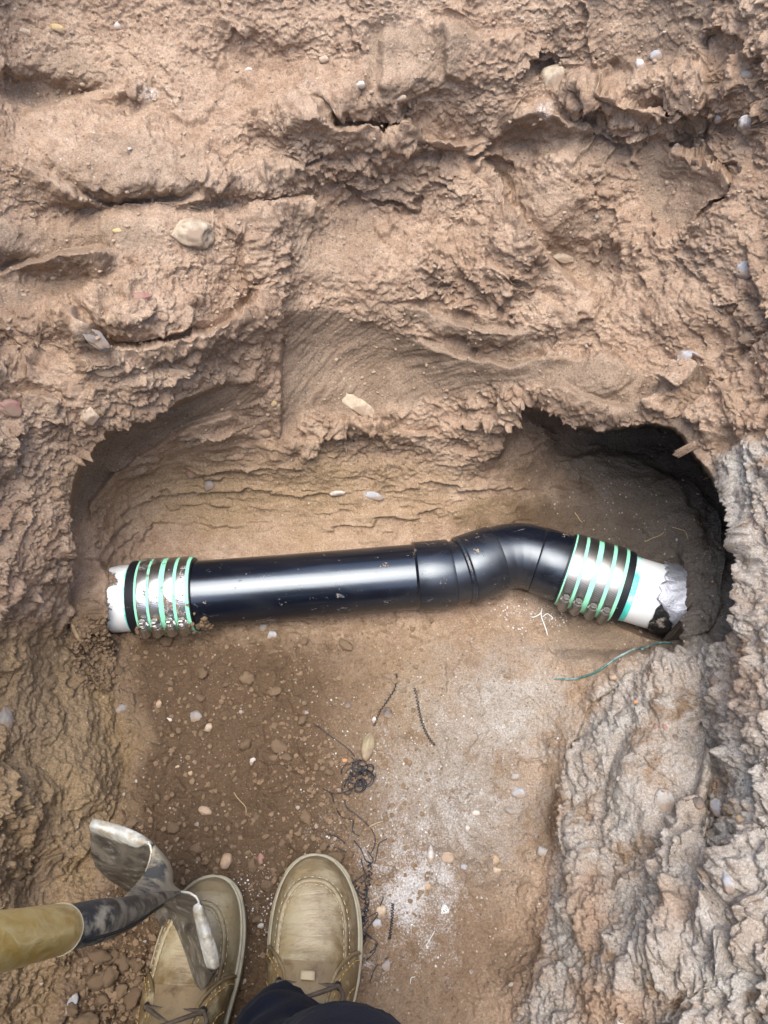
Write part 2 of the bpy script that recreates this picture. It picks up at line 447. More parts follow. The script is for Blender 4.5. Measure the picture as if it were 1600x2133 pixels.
# layered smears in the cavity and on smooth panels, long in x
Ps = P0 * np.array((.33, 1, 1.25), np.float32)
c1, _ = flakes(Ps, (.05, -.45, -.85), .045, 1.2, 22, 5, 2.2)
c2, _ = flakes(Ps, (-.05, -.45, -.85), .018, 1.2, 45, 8, 2.0)
scr = perlin(np.stack([(P0[:, 0] * .8 + P0[:, 2] * .6) * 16, (P0[:, 2] * .8 - P0[:, 0] * .6) * 130, P0[:, 1] * 40], 1)) + .6 * perlin(np.stack([(P0[:, 0] * .8 + P0[:, 2] * .6) * 40, (P0[:, 2] * .8 - P0[:, 0] * .6) * 300, P0[:, 1] * 60], 1))
mc = sstep(-.25, .3, fbm(Ps * 20 + 4, 3))
H += cavemask * (1 - SMOOTH) * (c1 * .009 * mc + c2 * .004 * m2) + SMOOTH * (1 - FLOOR) * (1 - BANK) * (scr * .0016)
# left bank: rounded vertical runs
Pl = P0 * np.array((1.3, 1.0, .5), np.float32)
H += lbank * (fbm(Pl * 17 + 2, 3) * .010 + fl2 * .001)
# right bank: lumpy slurry with runs and little caves
Pb = np.stack([PX / 1600 * .95 + .2 * P0[:, 2], PY / 1600 * .70 + .3 * P0[:, 2], P0[:, 2] * .4], 1).astype(np.float32)
bkm = np.where(BANK > .01)[0]
Q_ = Pb[bkm]
rid = 1 - np.abs(fbm(Q_ * 20 + 14, 4, .55)) * 2.2
b1 = fbm(Q_ * 24 + 6, 4, .55)
f1 = worley(Q_ * 27 + .6 * np.stack([big[bkm], b1, big[bkm]], 1))[0]
f1b = worley(Q_ * 66 + .5 * b1[:, None])[0]
fb, _ = flakes(Q_ * np.array((1.4, 1, 1.2)), (-.75, -.4, -.3), .03, 1.6, 26, 61, 1.3)
outer_bank = sstep(1380, 1520, PX[bkm] + (PY[bkm] - 1500) * .28)
hb = (rid * .003 + b1 * .010 + np.exp(-f1 * f1 * 4) * .021 + np.exp(-f1b * f1b * 4) * .011 + fb * .005 * m2[bkm] + fbm(Q_ * 130, 4, .7) * .005)
H[bkm] += BANK[bkm] * hb * (1 - .72 * SMOOTH[bkm]) * (.6 + .35 * outer_bank)
gro = sstep(1445, 1480, PX + (PY - 1450) * .12) * sstep(1580, 1540, PX + (PY - 1450) * .12) * sstep(1380, 1450, PY) * sstep(1900, 1750, PY)
H += BANK * gro * .004 * np.sin(PX / 6.5 + 3 * fbm(P0 * 14, 2) + (PY - 1500) * .02)
# floor: crumbled soil with cracks in the left, trampled and dusty to the right
fm = np.where(FLOOR > .01)[0]
Pf = P0[fm] * np.array((1, 1, .3), np.float32)
wrp = np.stack([fbm(Pf * 30, 2), fbm(Pf * 30 + 9, 2), 0 * Pf[:, 0]], 1)
a1, a2, id1 = worley(Pf * 26 + wrp * .5)
d1, d2, id2 = worley(Pf * 62 + wrp * .6)
crumb = sstep(800, 560, PX[fm]) * (.4 + .6 * sstep(-.3, .25, fbm(Pf * 7 + 1, 2)))
crack1 = sstep(.0, .16, a2 - a1); crack2 = sstep(0, .22, d2 - d1)
hf = crumb * (.006 * crack1 * (.5 + .5 * _vo[id1, 0]) + .0035 * crack2 * (.3 + .7 * _vo[id2, 1]) + .002 * fbm(Pf * 160, 2))
fr = flakes(Pf * np.array((1, 1, 1)), (.8, -.5, 0), .05, 1.4, 24, 3)[0]
hf += (1 - crumb) * (.006 * fr * m2[fm] + .0045 * fbm(Pf * 48 + 3, 5, .6) + .006 * fbm(Pf * 14 + 5, 3))
big_clod = sstep(1900, 2050, PY[fm]) * sstep(420, 250, PX[fm])
e1, e2, id3 = worley(Pf * 15 + wrp * .5)
hf += big_clod * (.014 * flakes(Pf * np.array((1, 1, 1)), (.5, -.8, 0), .06, 2.2, 16, 33)[0] + .012 * fbm(Pf * 34 + 8, 5, .62))
H[fm] += hf * FLOOR[fm]
# grains everywhere
n1 = perlin(P0 * 150); n2 = perlin(P0 * 330 + 5)
g1, _, _ = worley(P0 * 190)
grain = (n1 * .0014 + n2 * .0011 + np.clip(.45 - g1, -.2, .45) * .0030) * (1 + .7 * BANK)
H += grain * (1 - .72 * SMOOTH) * (1 - .35 * cavemask) * (1 - .3 * FLOOR)
marg = sstep(-300, -40, PX) * sstep(1900, 1640, PX) * sstep(-300, -40, PY) * sstep(2600, 2170, PY)
H *= .35 + .65 * marg
H *= 1 - .93 * SKIRT
P1 = P0 + N0 * H[:, None]

# the pipe lies in the soil: press the soil clear of it
PIPE_R = 0.0445
PZ = 0.040
axis = [at_z(x, y, PZ) for x, y in ((120, 1254), (235, 1248), (408, 1238), (865, 1201), (1040, 1172), (1100, 1170), (1180, 1192), (1300, 1236), (1450, 1285), (1560, 1320))]
def clear_pipe(P):
    for a, b in zip(axis[1:-1], axis[2:]):
        a2, b2 = np.array(a), np.array(b)
        d = b2 - a2
        t = np.clip(((P - a2) @ d) / (d @ d), 0, 1)
        c = a2 + t[:, None] * d
        r = np.linalg.norm(P - c, axis=1)
        e = np.hypot(P[:, 0] - c[:, 0], P[:, 1] - c[:, 1])
        m = (e < PIPE_R * 1.02) & (PX > 226 - jx * 1.5) & (PX < 1432 + jx)
        zz = PZ - np.sqrt(np.maximum((PIPE_R * 1.04) ** 2 - e ** 2, 0)) - .003
        P[:, 2] = np.where(m, np.minimum(P[:, 2], zz), P[:, 2])
        m2_ = (r < PIPE_R * 1.10) & ~m & (PX > 226) & (PX < 1432)
        k = (PIPE_R * 1.10 / np.maximum(r, 1e-4))[:, None]
        P[m2_] = (c + (P - c) * k)[m2_]
clear_pipe(P1)
N1 = normals(P1)

def hit(px, py):
    ix = int(np.clip(np.searchsorted(xs, px), 1, NX - 2)); iy = int(np.clip(np.searchsorted(ys, py), 1, NY - 2))
    k = iy * NX + ix
    return Vector(P1[k].tolist()), Vector(N0[k].tolist())

# ------------------------------------------------------------------ soil colour masks (kinds of soil; dark also paints cavity shade)
n_lo = fbm(P0 * 5 + 2, 3); n_md = fbm(P0 * 18 + 8, 4); n_hi = fbm(P0 * 60 + 1, 3)
def blobs(lst, soft=1.0):
    o = np.zeros_like(PX)
    for x, y, rx, ry, s in lst:
        d = np.hypot((JX - x) / rx, (JY - y) / ry)
        o = np.maximum(o, s * sstep(1.3, .1, d + .55 * n_md + .2 * n_hi))
    return o
grey = np.maximum(BANK * (.75 + .5 * n_md), sstep(1400, 1480, PX) * INCAVE * sstep(960, 1080, PY))
grey = np.maximum(grey, blobs([(1060, 1480, 190, 150, .75), (1300, 980, 160, 130, .35), (1420, 1120, 90, 180, .7), (960, 1620, 200, 260, .6)]))
grey = np.clip(grey - .8 * blobs([(1260, 2090, 130, 70, 1), (1230, 1880, 60, 90, .8), (1580, 1400, 40, 120, .6), (1120, 2000, 60, 140, 1), (1170, 1700, 30, 60, .9), (1400, 1900, 70, 50, .6)]), 0, 1)
dust = blobs([(865, 1840, 170, 300, .62), (850, 1860, 80, 150, .85), (940, 1690, 170, 190, .5), (1000, 1500, 210, 170, .38), (800, 2000, 80, 120, .45), (820, 1560, 120, 140, .33), (1010, 1430, 180, 110, .4), (680, 1720, 80, 120, .3),
              (1060, 1280, 100, 40, .25), (310, 200, 40, 30, .6), (640, 190, 50, 40, .35), (1140, 230, 30, 30, .6), (980, 240, 30, 40, .4), (1560, 1080, 90, 190, .42), (1560, 1950, 120, 200, .25), (1350, 1600, 90, 120, .2), (730, 1030, 60, 14, .35)])
clay = np.clip(blobs([(600, 1030, 480, 120, .7), (200, 1600, 110, 220, .9), (560, 1400, 80, 90, .45), (850, 1480, 130, 160, .4), (1020, 1060, 200, 40, .7)]) + FLOOR * .25 + lbank * .8, 0, 1)
fl_sd = poly_sd(floor_poly, JX + 50 * n_md, JY + 40 * n_hi)
FS = sstep(-50, 120, fl_sd)
dark = np.clip(blobs([(1290, 1000, 260, 130, .95), (1180, 1090, 260, 90, .8)]) * (1 - BANK) + sstep(900, 450, PX) * FS * sstep(1240, 1330, PY) * .8 + FS * .55 * sstep(1150, 1000, PX) * (1 - .5 * blobs([(900, 1450, 260, 200, 1)])) + lbank * .05 + blobs([(190, 1350, 60, 110, .9), (1140, 1700, 60, 90, .5), (780, 790, 45, 60, .6), (1180, 1120, 230, 90, .5), (1350, 1000, 150, 100, .5), (1110, 2010, 100, 130, .6), (350, 2000, 330, 160, .5), (1480, 1180, 60, 160, .45)]), 0, 1)  # damp soil, plus blobs that paint the shade of the right cavity

# ------------------------------------------------------------------ helpers for materials and objects
def new_mat(name):
    m = bpy.data.materials.new(name)
    m.use_nodes = True
    nt = m.node_tree
    return m, nt, nt.nodes['Principled BSDF']

def N(nt, typ, **kw):
    n = nt.nodes.new(typ)
    for k, v in kw.items():
        if k in n.inputs.keys() if isinstance(k, str) else False:
            n.inputs[k].default_value = v
        else:
            setattr(n, k, v)
    return n

def mixc(nt, fac, a, b, blend='MIX'):
    n = nt.nodes.new('ShaderNodeMix')
    n.data_type = 'RGBA'
    n.blend_type = blend
    for sock, v in ((n.inputs[0], fac), (n.inputs[6], a), (n.inputs[7], b)):
        if hasattr(v, 'links') or isinstance(v, bpy.types.NodeSocket):
            nt.links.new(v, sock)
        elif isinstance(v, (int, float)):
            sock.default_value = v
        else:
            sock.default_value = (*v, 1)
    return n.outputs[2]

def noise(nt, vec, scale, detail=4, rough=.55, dist=0.0):
    n = nt.nodes.new('ShaderNodeTexNoise')
    n.inputs['Scale'].default_value = scale
    n.inputs['Detail'].default_value = detail
    n.inputs['Roughness'].default_value = rough
    n.inputs['Distortion'].default_value = dist
    if vec is not None:
        nt.links.new(vec, n.inputs['Vector'])
    return n.outputs['Fac']

def ramp(nt, fac, stops):
    n = nt.nodes.new('ShaderNodeValToRGB')
    e = n.color_ramp.elements
    while len(e) < len(stops):
        e.new(0.5)
    for el, (p, c) in zip(e, stops):
        el.position = p
        el.color = (c, c, c, 1) if isinstance(c, (int, float)) else (*c, 1)
    nt.links.new(fac, n.inputs[0])
    return n.outputs[0]

def math_n(nt, op, a, b=None):
    n = nt.nodes.new('ShaderNodeMath')
    n.operation = op
    for s, v in zip(n.inputs, (a, b)):
        if v is None:
            continue
        if isinstance(v, (int, float)):
            s.default_value = v
        else:
            nt.links.new(v, s)
    return n.outputs[0]

def bump(nt, bsdf, height, strength=.5, distance=.002, prev=None):
    n = nt.nodes.new('ShaderNodeBump')
    n.inputs['Strength'].default_value = strength
    n.inputs['Distance'].default_value = distance
    nt.links.new(height, n.inputs['Height'])
    if prev is not None:
        nt.links.new(prev, n.inputs['Normal'])
    if bsdf is not None:
        nt.links.new(n.outputs[0], bsdf.inputs['Normal'])
    return n.outputs[0]

def obj_coord(nt):
    return nt.nodes.new('ShaderNodeTexCoord').outputs['Object']

# soil
def soil_material():
    m, nt, b = new_mat('soil')
    co = obj_coord(nt)
    at = nt.nodes.new('ShaderNodeAttribute'); at.attribute_name = 'soil_kind_shade'
    sep = nt.nodes.new('ShaderNodeSeparateColor')
    nt.links.new(at.outputs['Color'], sep.inputs[0])
    g_, d_, c_ = sep.outputs[0], sep.outputs[1], sep.outputs[2]
    k_ = at.outputs['Alpha']
    n1_ = noise(nt, co, 7, 5, .6)
    n2_ = noise(nt, co, 60, 5, .6)
    n3_ = noise(nt, co, 480, 4, .75)
    base = mixc(nt, ramp(nt, n1_, [(.3, 0), (.7, 1)]), SOIL_A, SOIL_B)
    base = mixc(nt, ramp(nt, n2_, [(.40, 0), (.70, .75)]), base, SOIL_C)
    base = mixc(nt, c_, base, SOIL_CLAY)
    base = mixc(nt, math_n(nt, 'MULTIPLY', k_, .92), base, SOIL_DAMP_SHADE)  # damp floor tone, also used as painted shade in the right cavity
    ac = nt.nodes.new('ShaderNodeAttribute'); ac.attribute_name = 'soil_cut'
    base = mixc(nt, math_n(nt, 'MULTIPLY', ac.outputs['Fac'], .75), base, (.225, .170, .120))
    gcol = mixc(nt, ramp(nt, n2_, [(.3, 0), (.7, 1)]), SOIL_G1, SOIL_G2)
    gcol = mixc(nt, ramp(nt, noise(nt, co, 22, 4, .6), [(.55, 0), (.65, .85)]), gcol, SOIL_G3)
    base = mixc(nt, g_, base, gcol)
    clay_sh = nt.nodes.new('ShaderNodeAttribute'); clay_sh.attribute_name = 'clay_cave_shade'
    base = mixc(nt, clay_sh.outputs['Fac'], base, (.085, .072, .060))  # dark grey clay, with the hollow's shade put into the colour
    # pale plaster dust: dense specks where the mask is strong
    sp = math_n(nt, 'ADD', math_n(nt, 'MULTIPLY', d_, .55), noise(nt, co, 430, 4, .8))
    sp = math_n(nt, 'ADD', sp, math_n(nt, 'MULTIPLY', math_n(nt, 'SUBTRACT', noise(nt, co, 45, 3, .6), .5), .5))
    base = mixc(nt, ramp(nt, sp, [(.74, 0), (1.02, .8)]), base, (.55, .54, .52))
    # single mineral grains
    v = nt.nodes.new('ShaderNodeTexVoronoi'); v.inputs['Scale'].default_value = 260
    nt.links.new(co, v.inputs['Vector'])
    sv = nt.nodes.new('ShaderNodeSeparateColor'); nt.links.new(v.outputs['Color'], sv.inputs[0])
    near = ramp(nt, v.outputs['Distance'], [(.22, 1), (.42, 0)])
    lite = math_n(nt, 'MULTIPLY', near, ramp(nt, sv.outputs[0], [(.95, 0), (.97, .6)]))
    dk = math_n(nt, 'MULTIPLY', near, ramp(nt, sv.outputs[1], [(.92, 0), (.95, .6)]))
    base = mixc(nt, lite, base, (.5, .44, .36))
    base = mixc(nt, dk, base, (.06, .045, .035))
    base = mixc(nt, .55, base, ramp(nt, n3_, [(.36, .42), (.64, 1.5)]), 'MULTIPLY')
    nt.links.new(base, b.inputs['Base Color'])
    b.inputs['Roughness'].default_value = .93
    b.inputs['Specular IOR Level'].default_value = .22
    p = bump(nt, None, noise(nt, co, 300, 4, .75), .8, .003)
    bump(nt, b, v.outputs['Distance'], .25, .0015, p)
    return m

SOIL_A, SOIL_B, SOIL_C = (.350, .242, .163), (.440, .332, .240), (.225, .142, .092)
SOIL_CLAY, SOIL_DAMP_SHADE = (.290, .205, .112), (.090, .057, .032)
SOIL_G1, SOIL_G2, SOIL_G3 = (.255, .230, .190), (.44, .420, .382), (.19, .125, .07)
M_SOIL = soil_material()

def tag(o, label=None, cat=None, group=None, kind=None):
    if label: o['label'] = label
    if cat: o['category'] = cat
    if group: o['group'] = group
    if kind: o['kind'] = kind
    return o

# split the sheet into floor, wall and bank along the masks
G = np.arange(NX * NY, dtype=np.int64).reshape(NY, NX)
Q = np.stack([G[:-1, :-1], G[1:, :-1], G[1:, 1:], G[:-1, 1:]], -1).reshape(-1, 4)
zone = np.where(FLOOR > .5, 0, np.where(BANK > .5, 2, 1))[Q[:, 0]]
clay_shade = (np.clip(INCAVE * (1 - FLOOR * .6) * sstep(1060, 1400, JX * 1.0 + (JY - 1000) * .35), 0, 1) * .85 * sstep(1400, 1330, JY)).astype(np.float32)  # grey clay by the pipe end, spread further as painted cavity shade
cutcol = np.clip(SMOOTH * (.8 + .8 * n_md), 0, 1).astype(np.float32) * (1 - BANK)
kind_shade = np.stack([grey, dust, clay, dark], 1).astype(np.float32)

def sheet_object(name, quads):
    used, inv = np.unique(quads, return_inverse=True)
    me = bpy.data.meshes.new(name)
    me.vertices.add(len(used)); me.loops.add(len(quads) * 4); me.polygons.add(len(quads))
    me.vertices.foreach_set('co', P1[used].astype(np.float32).ravel())
    me.loops.foreach_set('vertex_index', inv.astype(np.int32).ravel())
    me.polygons.foreach_set('loop_start', np.arange(0, len(quads) * 4, 4, dtype=np.int32))
    me.polygons.foreach_set('use_smooth', np.ones(len(quads), bool))
    me.update(calc_edges=True)
    at = me.color_attributes.new('soil_kind_shade', 'FLOAT_COLOR', 'POINT')
    at.data.foreach_set('color', kind_shade[used].ravel())
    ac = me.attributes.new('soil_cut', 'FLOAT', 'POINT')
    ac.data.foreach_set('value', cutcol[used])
    aw = me.attributes.new('clay_cave_shade', 'FLOAT', 'POINT')
    aw.data.foreach_set('value', clay_shade[used])
    me.materials.append(M_SOIL)
    o = bpy.data.objects.new(name, me)
    COL.objects.link(o)
    return tag(o, kind='structure')
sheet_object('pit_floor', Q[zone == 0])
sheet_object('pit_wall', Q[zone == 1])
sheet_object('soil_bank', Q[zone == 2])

# the ground beyond the pit: from the rim of the surveyed sheet out to the horizon
rim = np.concatenate([G[0, :-1:6], G[:-1:6, -1], G[-1, :0:-6], G[:0:-6, 0]])
def ground_ring():
    bm = bmesh.new()
    c = Vector((0, .35, 0))
    rows = []
    for lvl in range(6):
        row = []
        for k in rim:
            p = Vector(P1[k].tolist())
            d = (p - c); d.z = 0; L = d.length; d.normalize()
            if lvl == 0: q = p
            elif lvl == 1: q = c + d * (L + .10 * max(0, .74 - p.z)); q.z = max(p.z, p.z * .5 + .37)
            else:
                q = c + d * (L + (0, 0, .16, 1.2, 8, 90)[lvl]); q.z = .74 + .02 * math.sin(q.x * 3) * math.cos(q.y * 2.3) * (lvl < 5)
            row.append(bm.verts.new(q))
        rows.append(row)
    n = len(rim)
    for a, b_ in zip(rows, rows[1:]):
        for i in range(n):
            j = (i + 1) % n
            try: bm.faces.new((a[i], b_[i], b_[j], a[j]))
            except ValueError: pass
    bmesh.ops.recalc_face_normals(bm, faces=bm.faces)
    me = bpy.data.meshes.new('ground'); bm.to_mesh(me); bm.free()
    me.materials.append(M_SOIL)
    for p in me.polygons: p.use_smooth = True
    o = bpy.data.objects.new('ground', me); COL.objects.link(o)
    tag(o, kind='structure')
ground_ring()

# ================================================================== objects
def link_mesh(name, verts, faces, mats, parent=None, smooth=True, root=None, mat_idx=None, sharp=None):
    """one mesh object; verts are world points, stored relative to the root of the thing"""
    off = Vector(root.location) if root is not None else Vector((0, 0, 0))
    me = bpy.data.meshes.new(name)
    me.from_pydata([tuple(Vector(v) - off) for v in verts], [], faces)
    me.validate()
    for m in (mats if isinstance(mats, (list, tuple)) else [mats]):
        me.materials.append(m)
    for i, p in enumerate(me.polygons):
        p.use_smooth = smooth
        if mat_idx is not None and i < len(mat_idx):
            p.material_index = mat_idx[i]
    if sharp:
        me.set_sharp_from_angle(angle=math.radians(sharp))
    o = bpy.data.objects.new(name, me)
    COL.objects.link(o)
    if parent is not None:
        o.parent = parent
    return o

def empty(name, loc, label, cat, group=None):
    o = bpy.data.objects.new(name, None)
    o.location = loc
    o.empty_display_size = .05
    COL.objects.link(o)
    return tag(o, label, cat, group)

class MB:
    def __init__(s): s.v, s.f, s.m = [], [], []
    def add(s, v, f, m=0):
        o = len(s.v)
        s.v += [Vector(p) for p in v]
        s.f += [tuple(i + o for i in q) for q in f]
        s.m += [m] * len(f)
        return s
    def build(s, name, mats, parent=None, root=None, smooth=True, sharp=None):
        return link_mesh(name, s.v, s.f, mats, parent, smooth, root, s.m, sharp)

def frames(pts):
    pts = [Vector(p) for p in pts]
    T_ = []
    for i in range(len(pts)):
        a = pts[max(0, i - 1)]; b = pts[min(len(pts) - 1, i + 1)]
        T_.append((b - a).normalized())
    ref = Vector((0, 0, 1)) if abs(T_[0].z) < .9 else Vector((1, 0, 0))
    n = (ref - T_[0] * ref.dot(T_[0])).normalized()
    out = []
    for t in T_:
        n = (n - t * n.dot(t))
        n = n.normalized() if n.length > 1e-6 else t.orthogonal().normalized()
        out.append((t, n, t.cross(n)))
    return pts, out

def sweep(pts, radii, sides=12, caps=True, shape=None):
    """tube through pts; radii one per point or a number; shape(angle) scales the radius"""
    pts, fr = frames(pts)
    if isinstance(radii, (int, float)): radii = [radii] * len(pts)
    v, f = [], []
    for p, (t, n, b), r in zip(pts, fr, radii):
        for k in range(sides):
            a = 2 * math.pi * k / sides
            rr = r * (shape(a) if shape else 1)
            v.append(p + n * math.cos(a) * rr + b * math.sin(a) * rr)
    for i in range(len(pts) - 1):
        for k in range(sides):
            k2 = (k + 1) % sides
            f.append((i * sides + k, (i + 1) * sides + k, (i + 1) * sides + k2, i * sides + k2)[::-1])
    if caps:
        f.append(tuple(range(sides)))
        f.append(tuple((len(pts) - 1) * sides + k for k in range(sides))[::-1])
    return v, f

def smooth_path(pts, n=6):
    """Catmull-Rom through the points"""
    P = [Vector(p) for p in pts]
    P = [P[0] * 2 - P[1]] + P + [P[-1] * 2 - P[-2]]
    out = []
    for i in range(1, len(P) - 2):
        for k in range(n):
            t = k / n
            out.append(.5 * ((2 * P[i]) + (P[i + 1] - P[i - 1]) * t + (2 * P[i - 1] - 5 * P[i] + 4 * P[i + 1] - P[i + 2]) * t * t + (3 * P[i] - P[i - 1] - 3 * P[i + 1] + P[i + 2]) * t ** 3))
    out.append(P[-2])
    return out

# ------------------------------------------------------------------ materials of the objects
MUD = (.20, .125, .075)
def coated(name, color, rough, metallic=0.0, spots=None, mud=None, bumpy=0.0, spec=.5, var=.15, vscale=30, coat=0.0, wear=None, spot_scale=330):
    """base colour with uneven tone, optional pale specks and mud splashes"""
    m, nt, b = new_mat(name)
    co = obj_coord(nt)
    n_ = noise(nt, co, vscale, 5, .6)
    base = mixc(nt, ramp(nt, n_, [(.3, 0), (.7, 1)]), tuple(c * (1 - var) for c in color), tuple(min(1, c * (1 + var)) for c in color))
    r = math_n(nt, 'ADD', rough - .08, math_n(nt, 'MULTIPLY', noise(nt, co, vscale * 2.3, 4), .18))
    met = None
    if wear:
        wc, lo, hi, sc = wear
        k = ramp(nt, noise(nt, co, sc, 6, .65), [(lo, 0), (hi, 1)])
        base = mixc(nt, k, base, wc)
        r = math_n(nt, 'MAXIMUM', r, math_n(nt, 'MULTIPLY', k, .8))
    if spots:
        sc_c, amount = spots
        v = nt.nodes.new('ShaderNodeTexVoronoi'); v.inputs['Scale'].default_value = spot_scale
        nt.links.new(co, v.inputs['Vector'])
        sv = nt.nodes.new('ShaderNodeSeparateColor'); nt.links.new(v.outputs['Color'], sv.inputs[0])
        k = math_n(nt, 'MULTIPLY', ramp(nt, v.outputs['Distance'], [(.2, 1), (.4, 0)]), ramp(nt, sv.outputs[0], [(1 - amount, 0), (1 - amount + .02, 1)]))
        k = math_n(nt, 'MULTIPLY', k, ramp(nt, noise(nt, co, 22, 3), [(.42, .1), (.6, 1)]))
        base = mixc(nt, k, base, sc_c)
        r = math_n(nt, 'MAXIMUM', r, math_n(nt, 'MULTIPLY', k, .9))
    if mud:
        lo, hi, sc = mud
        k = ramp(nt, noise(nt, co, sc, 7, .68), [(lo, 0), (hi, 1)])
        base = mixc(nt, k, base, MUD)
        r = math_n(nt, 'MAXIMUM', r, math_n(nt, 'MULTIPLY', k, .95))
        if metallic:
            met = math_n(nt, 'MULTIPLY', math_n(nt, 'SUBTRACT', 1, k), metallic)
        hgt = k
    nt.links.new(base, b.inputs['Base Color'])
    nt.links.new(r, b.inputs['Roughness'])
    b.inputs['Metallic'].default_value = metallic
    if met is not None: nt.links.new(met, b.inputs['Metallic'])
    b.inputs['Specular IOR Level'].default_value = spec
    b.inputs['Coat Weight'].default_value = coat
    prev = None
    if bumpy: prev = bump(nt, b, noise(nt, co, vscale * 4, 5, .6), bumpy, .0012)
    if mud: bump(nt, b, hgt, .5, .0015, prev)
    return m

def muddy_end(name, color, x0, x1, rough=.35, bump_s=0.0):
    """white pipe whose end disappears under a ragged crust of soil: the crust thickens towards x0 (object space)"""
    m, nt, b = new_mat(name)
    co = obj_coord(nt)
    sep = nt.nodes.new('ShaderNodeSeparateXYZ'); nt.links.new(co, sep.inputs[0])
    mr = nt.nodes.new('ShaderNodeMapRange'); mr.inputs[1].default_value = x0; mr.inputs[2].default_value = x1; mr.inputs[3].default_value = .34; mr.inputs[4].default_value = -.16
    nt.links.new(sep.outputs[0], mr.inputs[0])
    s = math_n(nt, 'ADD', mr.outputs[0], noise(nt, co, 55, 8, .8))
    s = math_n(nt, 'ADD', s, math_n(nt, 'MULTIPLY', math_n(nt, 'SUBTRACT', noise(nt, co, 22, 3), .5), .5))
    k = ramp(nt, s, [(.60, 0), (.625, 1)])
    base = mixc(nt, k, mixc(nt, ramp(nt, noise(nt, co, 40, 4), [(.3, 0), (.7, 1)]), color, tuple(c * .88 for c in color)), (.24, .155, .095))
    nt.links.new(base, b.inputs['Base Color'])
    nt.links.new(math_n(nt, 'MAXIMUM', k, rough), b.inputs['Roughness'])
    p = bump(nt, None, k, .8, .002)
    bump(nt, b, math_n(nt, 'MULTIPLY', k, noise(nt, co, 300, 4)), .5, .002, p)
    return m

def pipe_plastic(name, rough):
    m, nt, b = new_mat(name)
    co = obj_coord(nt)
    mp = nt.nodes.new('ShaderNodeMapping'); mp.inputs['Scale'].default_value = (.5, 1, 1); nt.links.new(co, mp.inputs[0])
    film = ramp(nt, noise(nt, mp.outputs[0], 14, 6, .65, .6), [(.48, 0), (.72, 1)])
    scuff = ramp(nt, noise(nt, mp.outputs[0], 60, 7, .75, 1.5), [(.62, 0), (.68, 1)])
    patch = ramp(nt, noise(nt, co, 11, 3), [(.52, 0), (.62, 1)])
    scuff = math_n(nt, 'MULTIPLY', scuff, math_n(nt, 'ADD', .25, math_n(nt, 'MULTIPLY', patch, .6)))
    mudk = ramp(nt, noise(nt, co, 48, 7, .75), [(.64, 0), (.655, 1)])
    base = mixc(nt, math_n(nt, 'MULTIPLY', film, .075), (.0045, .0065, .0125), (.16, .15, .14))
    base = mixc(nt, scuff, base, (.26, .27, .28))
    base = mixc(nt, mudk, base, (.30, .24, .18))
    nt.links.new(base, b.inputs['Base Color'])
    r = math_n(nt, 'ADD', rough, math_n(nt, 'MULTIPLY', film, .12))
    r = math_n(nt, 'ADD', r, math_n(nt, 'MULTIPLY', scuff, .4))
    nt.links.new(math_n(nt, 'MAXIMUM', r, math_n(nt, 'MULTIPLY', mudk, .9)), b.inputs['Roughness'])
    b.inputs['Specular IOR Level'].default_value = 1.0
    b.inputs['Specular Tint'].default_value = (.84, .93, 1, 1)
    q = bump(nt, None, noise(nt, mp.outputs[0], 32, 4, .6), .10, .0015)
    bump(nt, b, mudk, .6, .0015, q)
    return m
M_ABS = pipe_plastic('black_plastic', .21)
M_FIT = pipe_plastic('black_fitting_plastic', .24)
M_RUB = coated('black_rubber', (.010, .011, .015), .5, spec=.4, var=.3, spots=((.3, .25, .2), .03))
M_BEAD = coated('solvent_bead', (.018, .022, .03), .25, spec=.6, var=.4, vscale=90, bumpy=.3)
M_STEEL = coated('stainless_steel', (.34, .33, .31), .42, metallic=1.0, var=.08, vscale=60)
M_STEEL_MUD = coated('muddy_steel', (.66, .66, .66), .30, metallic=1.0, mud=(.56, .62, 38), var=.08, vscale=60)
M_MINT = coated('mint_green_plastic', (.30, .80, .52), .45, var=.08)
M_MINT_MUD = coated('muddy_mint_plastic', (.30, .80, .52), .45, mud=(.60, .66, 42), var=.08)
M_SLOT = coated('slot_dark', (.16, .16, .16), .6, var=.1)
M_TEAL = coated('teal_primer', (.10, .70, .60), .4, var=.2, vscale=60, wear=((.66, .84, .80), .46, .62, 45))
M_PVC = coated('white_pvc', (.80, .82, .80), .35, var=.05, wear=((.42, .43, .36), .66, .72, 24), spots=((.2, .17, .13), .03))
M_FOIL = coated('silver_foil', (.55, .57, .62), .42, metallic=.75, var=.25, vscale=120, bumpy=.9, wear=((.33, .33, .35), .5, .7, 60))
M_WRAP = coated('black_wrap', (.012, .012, .012), .45, var=.4, wear=((.38, .33, .27), .56, .66, 45), bumpy=.5)

# ------------------------------------------------------------------ drain pipe: one glued and clamped assembly
g = lambda x, y, z=PZ: at_z(x, y, z)
PATH = [g(150, 1254), g(235, 1248), g(408, 1237.5), g(650, 1219.5), g(865, 1201.5), g(902, 1198.5), g(940, 1194.5), g(957, 1191), g(974, 1186), g(1003, 1176), g(1032, 1166), g(1056, 1159), g(1080, 1157), g(1102, 1160), g(1122, 1166),
        g(1150, 1176), g(1186, 1188), g(1240, 1204.5), g(1302, 1223.5), g(1360, 1241), g(1415, 1257), g(1520, 1288)]
_px = [150, 235, 408, 650, 865, 902, 940, 957, 974, 1003, 1032, 1056, 1080, 1102, 1122, 1150, 1186, 1240, 1302, 1360, 1415, 1520]
def on_path(x):
    for i in range(len(_px) - 1):
        if x <= _px[i + 1] or i == len(_px) - 2:
            k = (x - _px[i]) / (_px[i + 1] - _px[i])
            return PATH[i].lerp(PATH[i + 1], k)
def span(x0, x1, n):
    return [on_path(x0 + (x1 - x0) * i / n) for i in range(n + 1)]

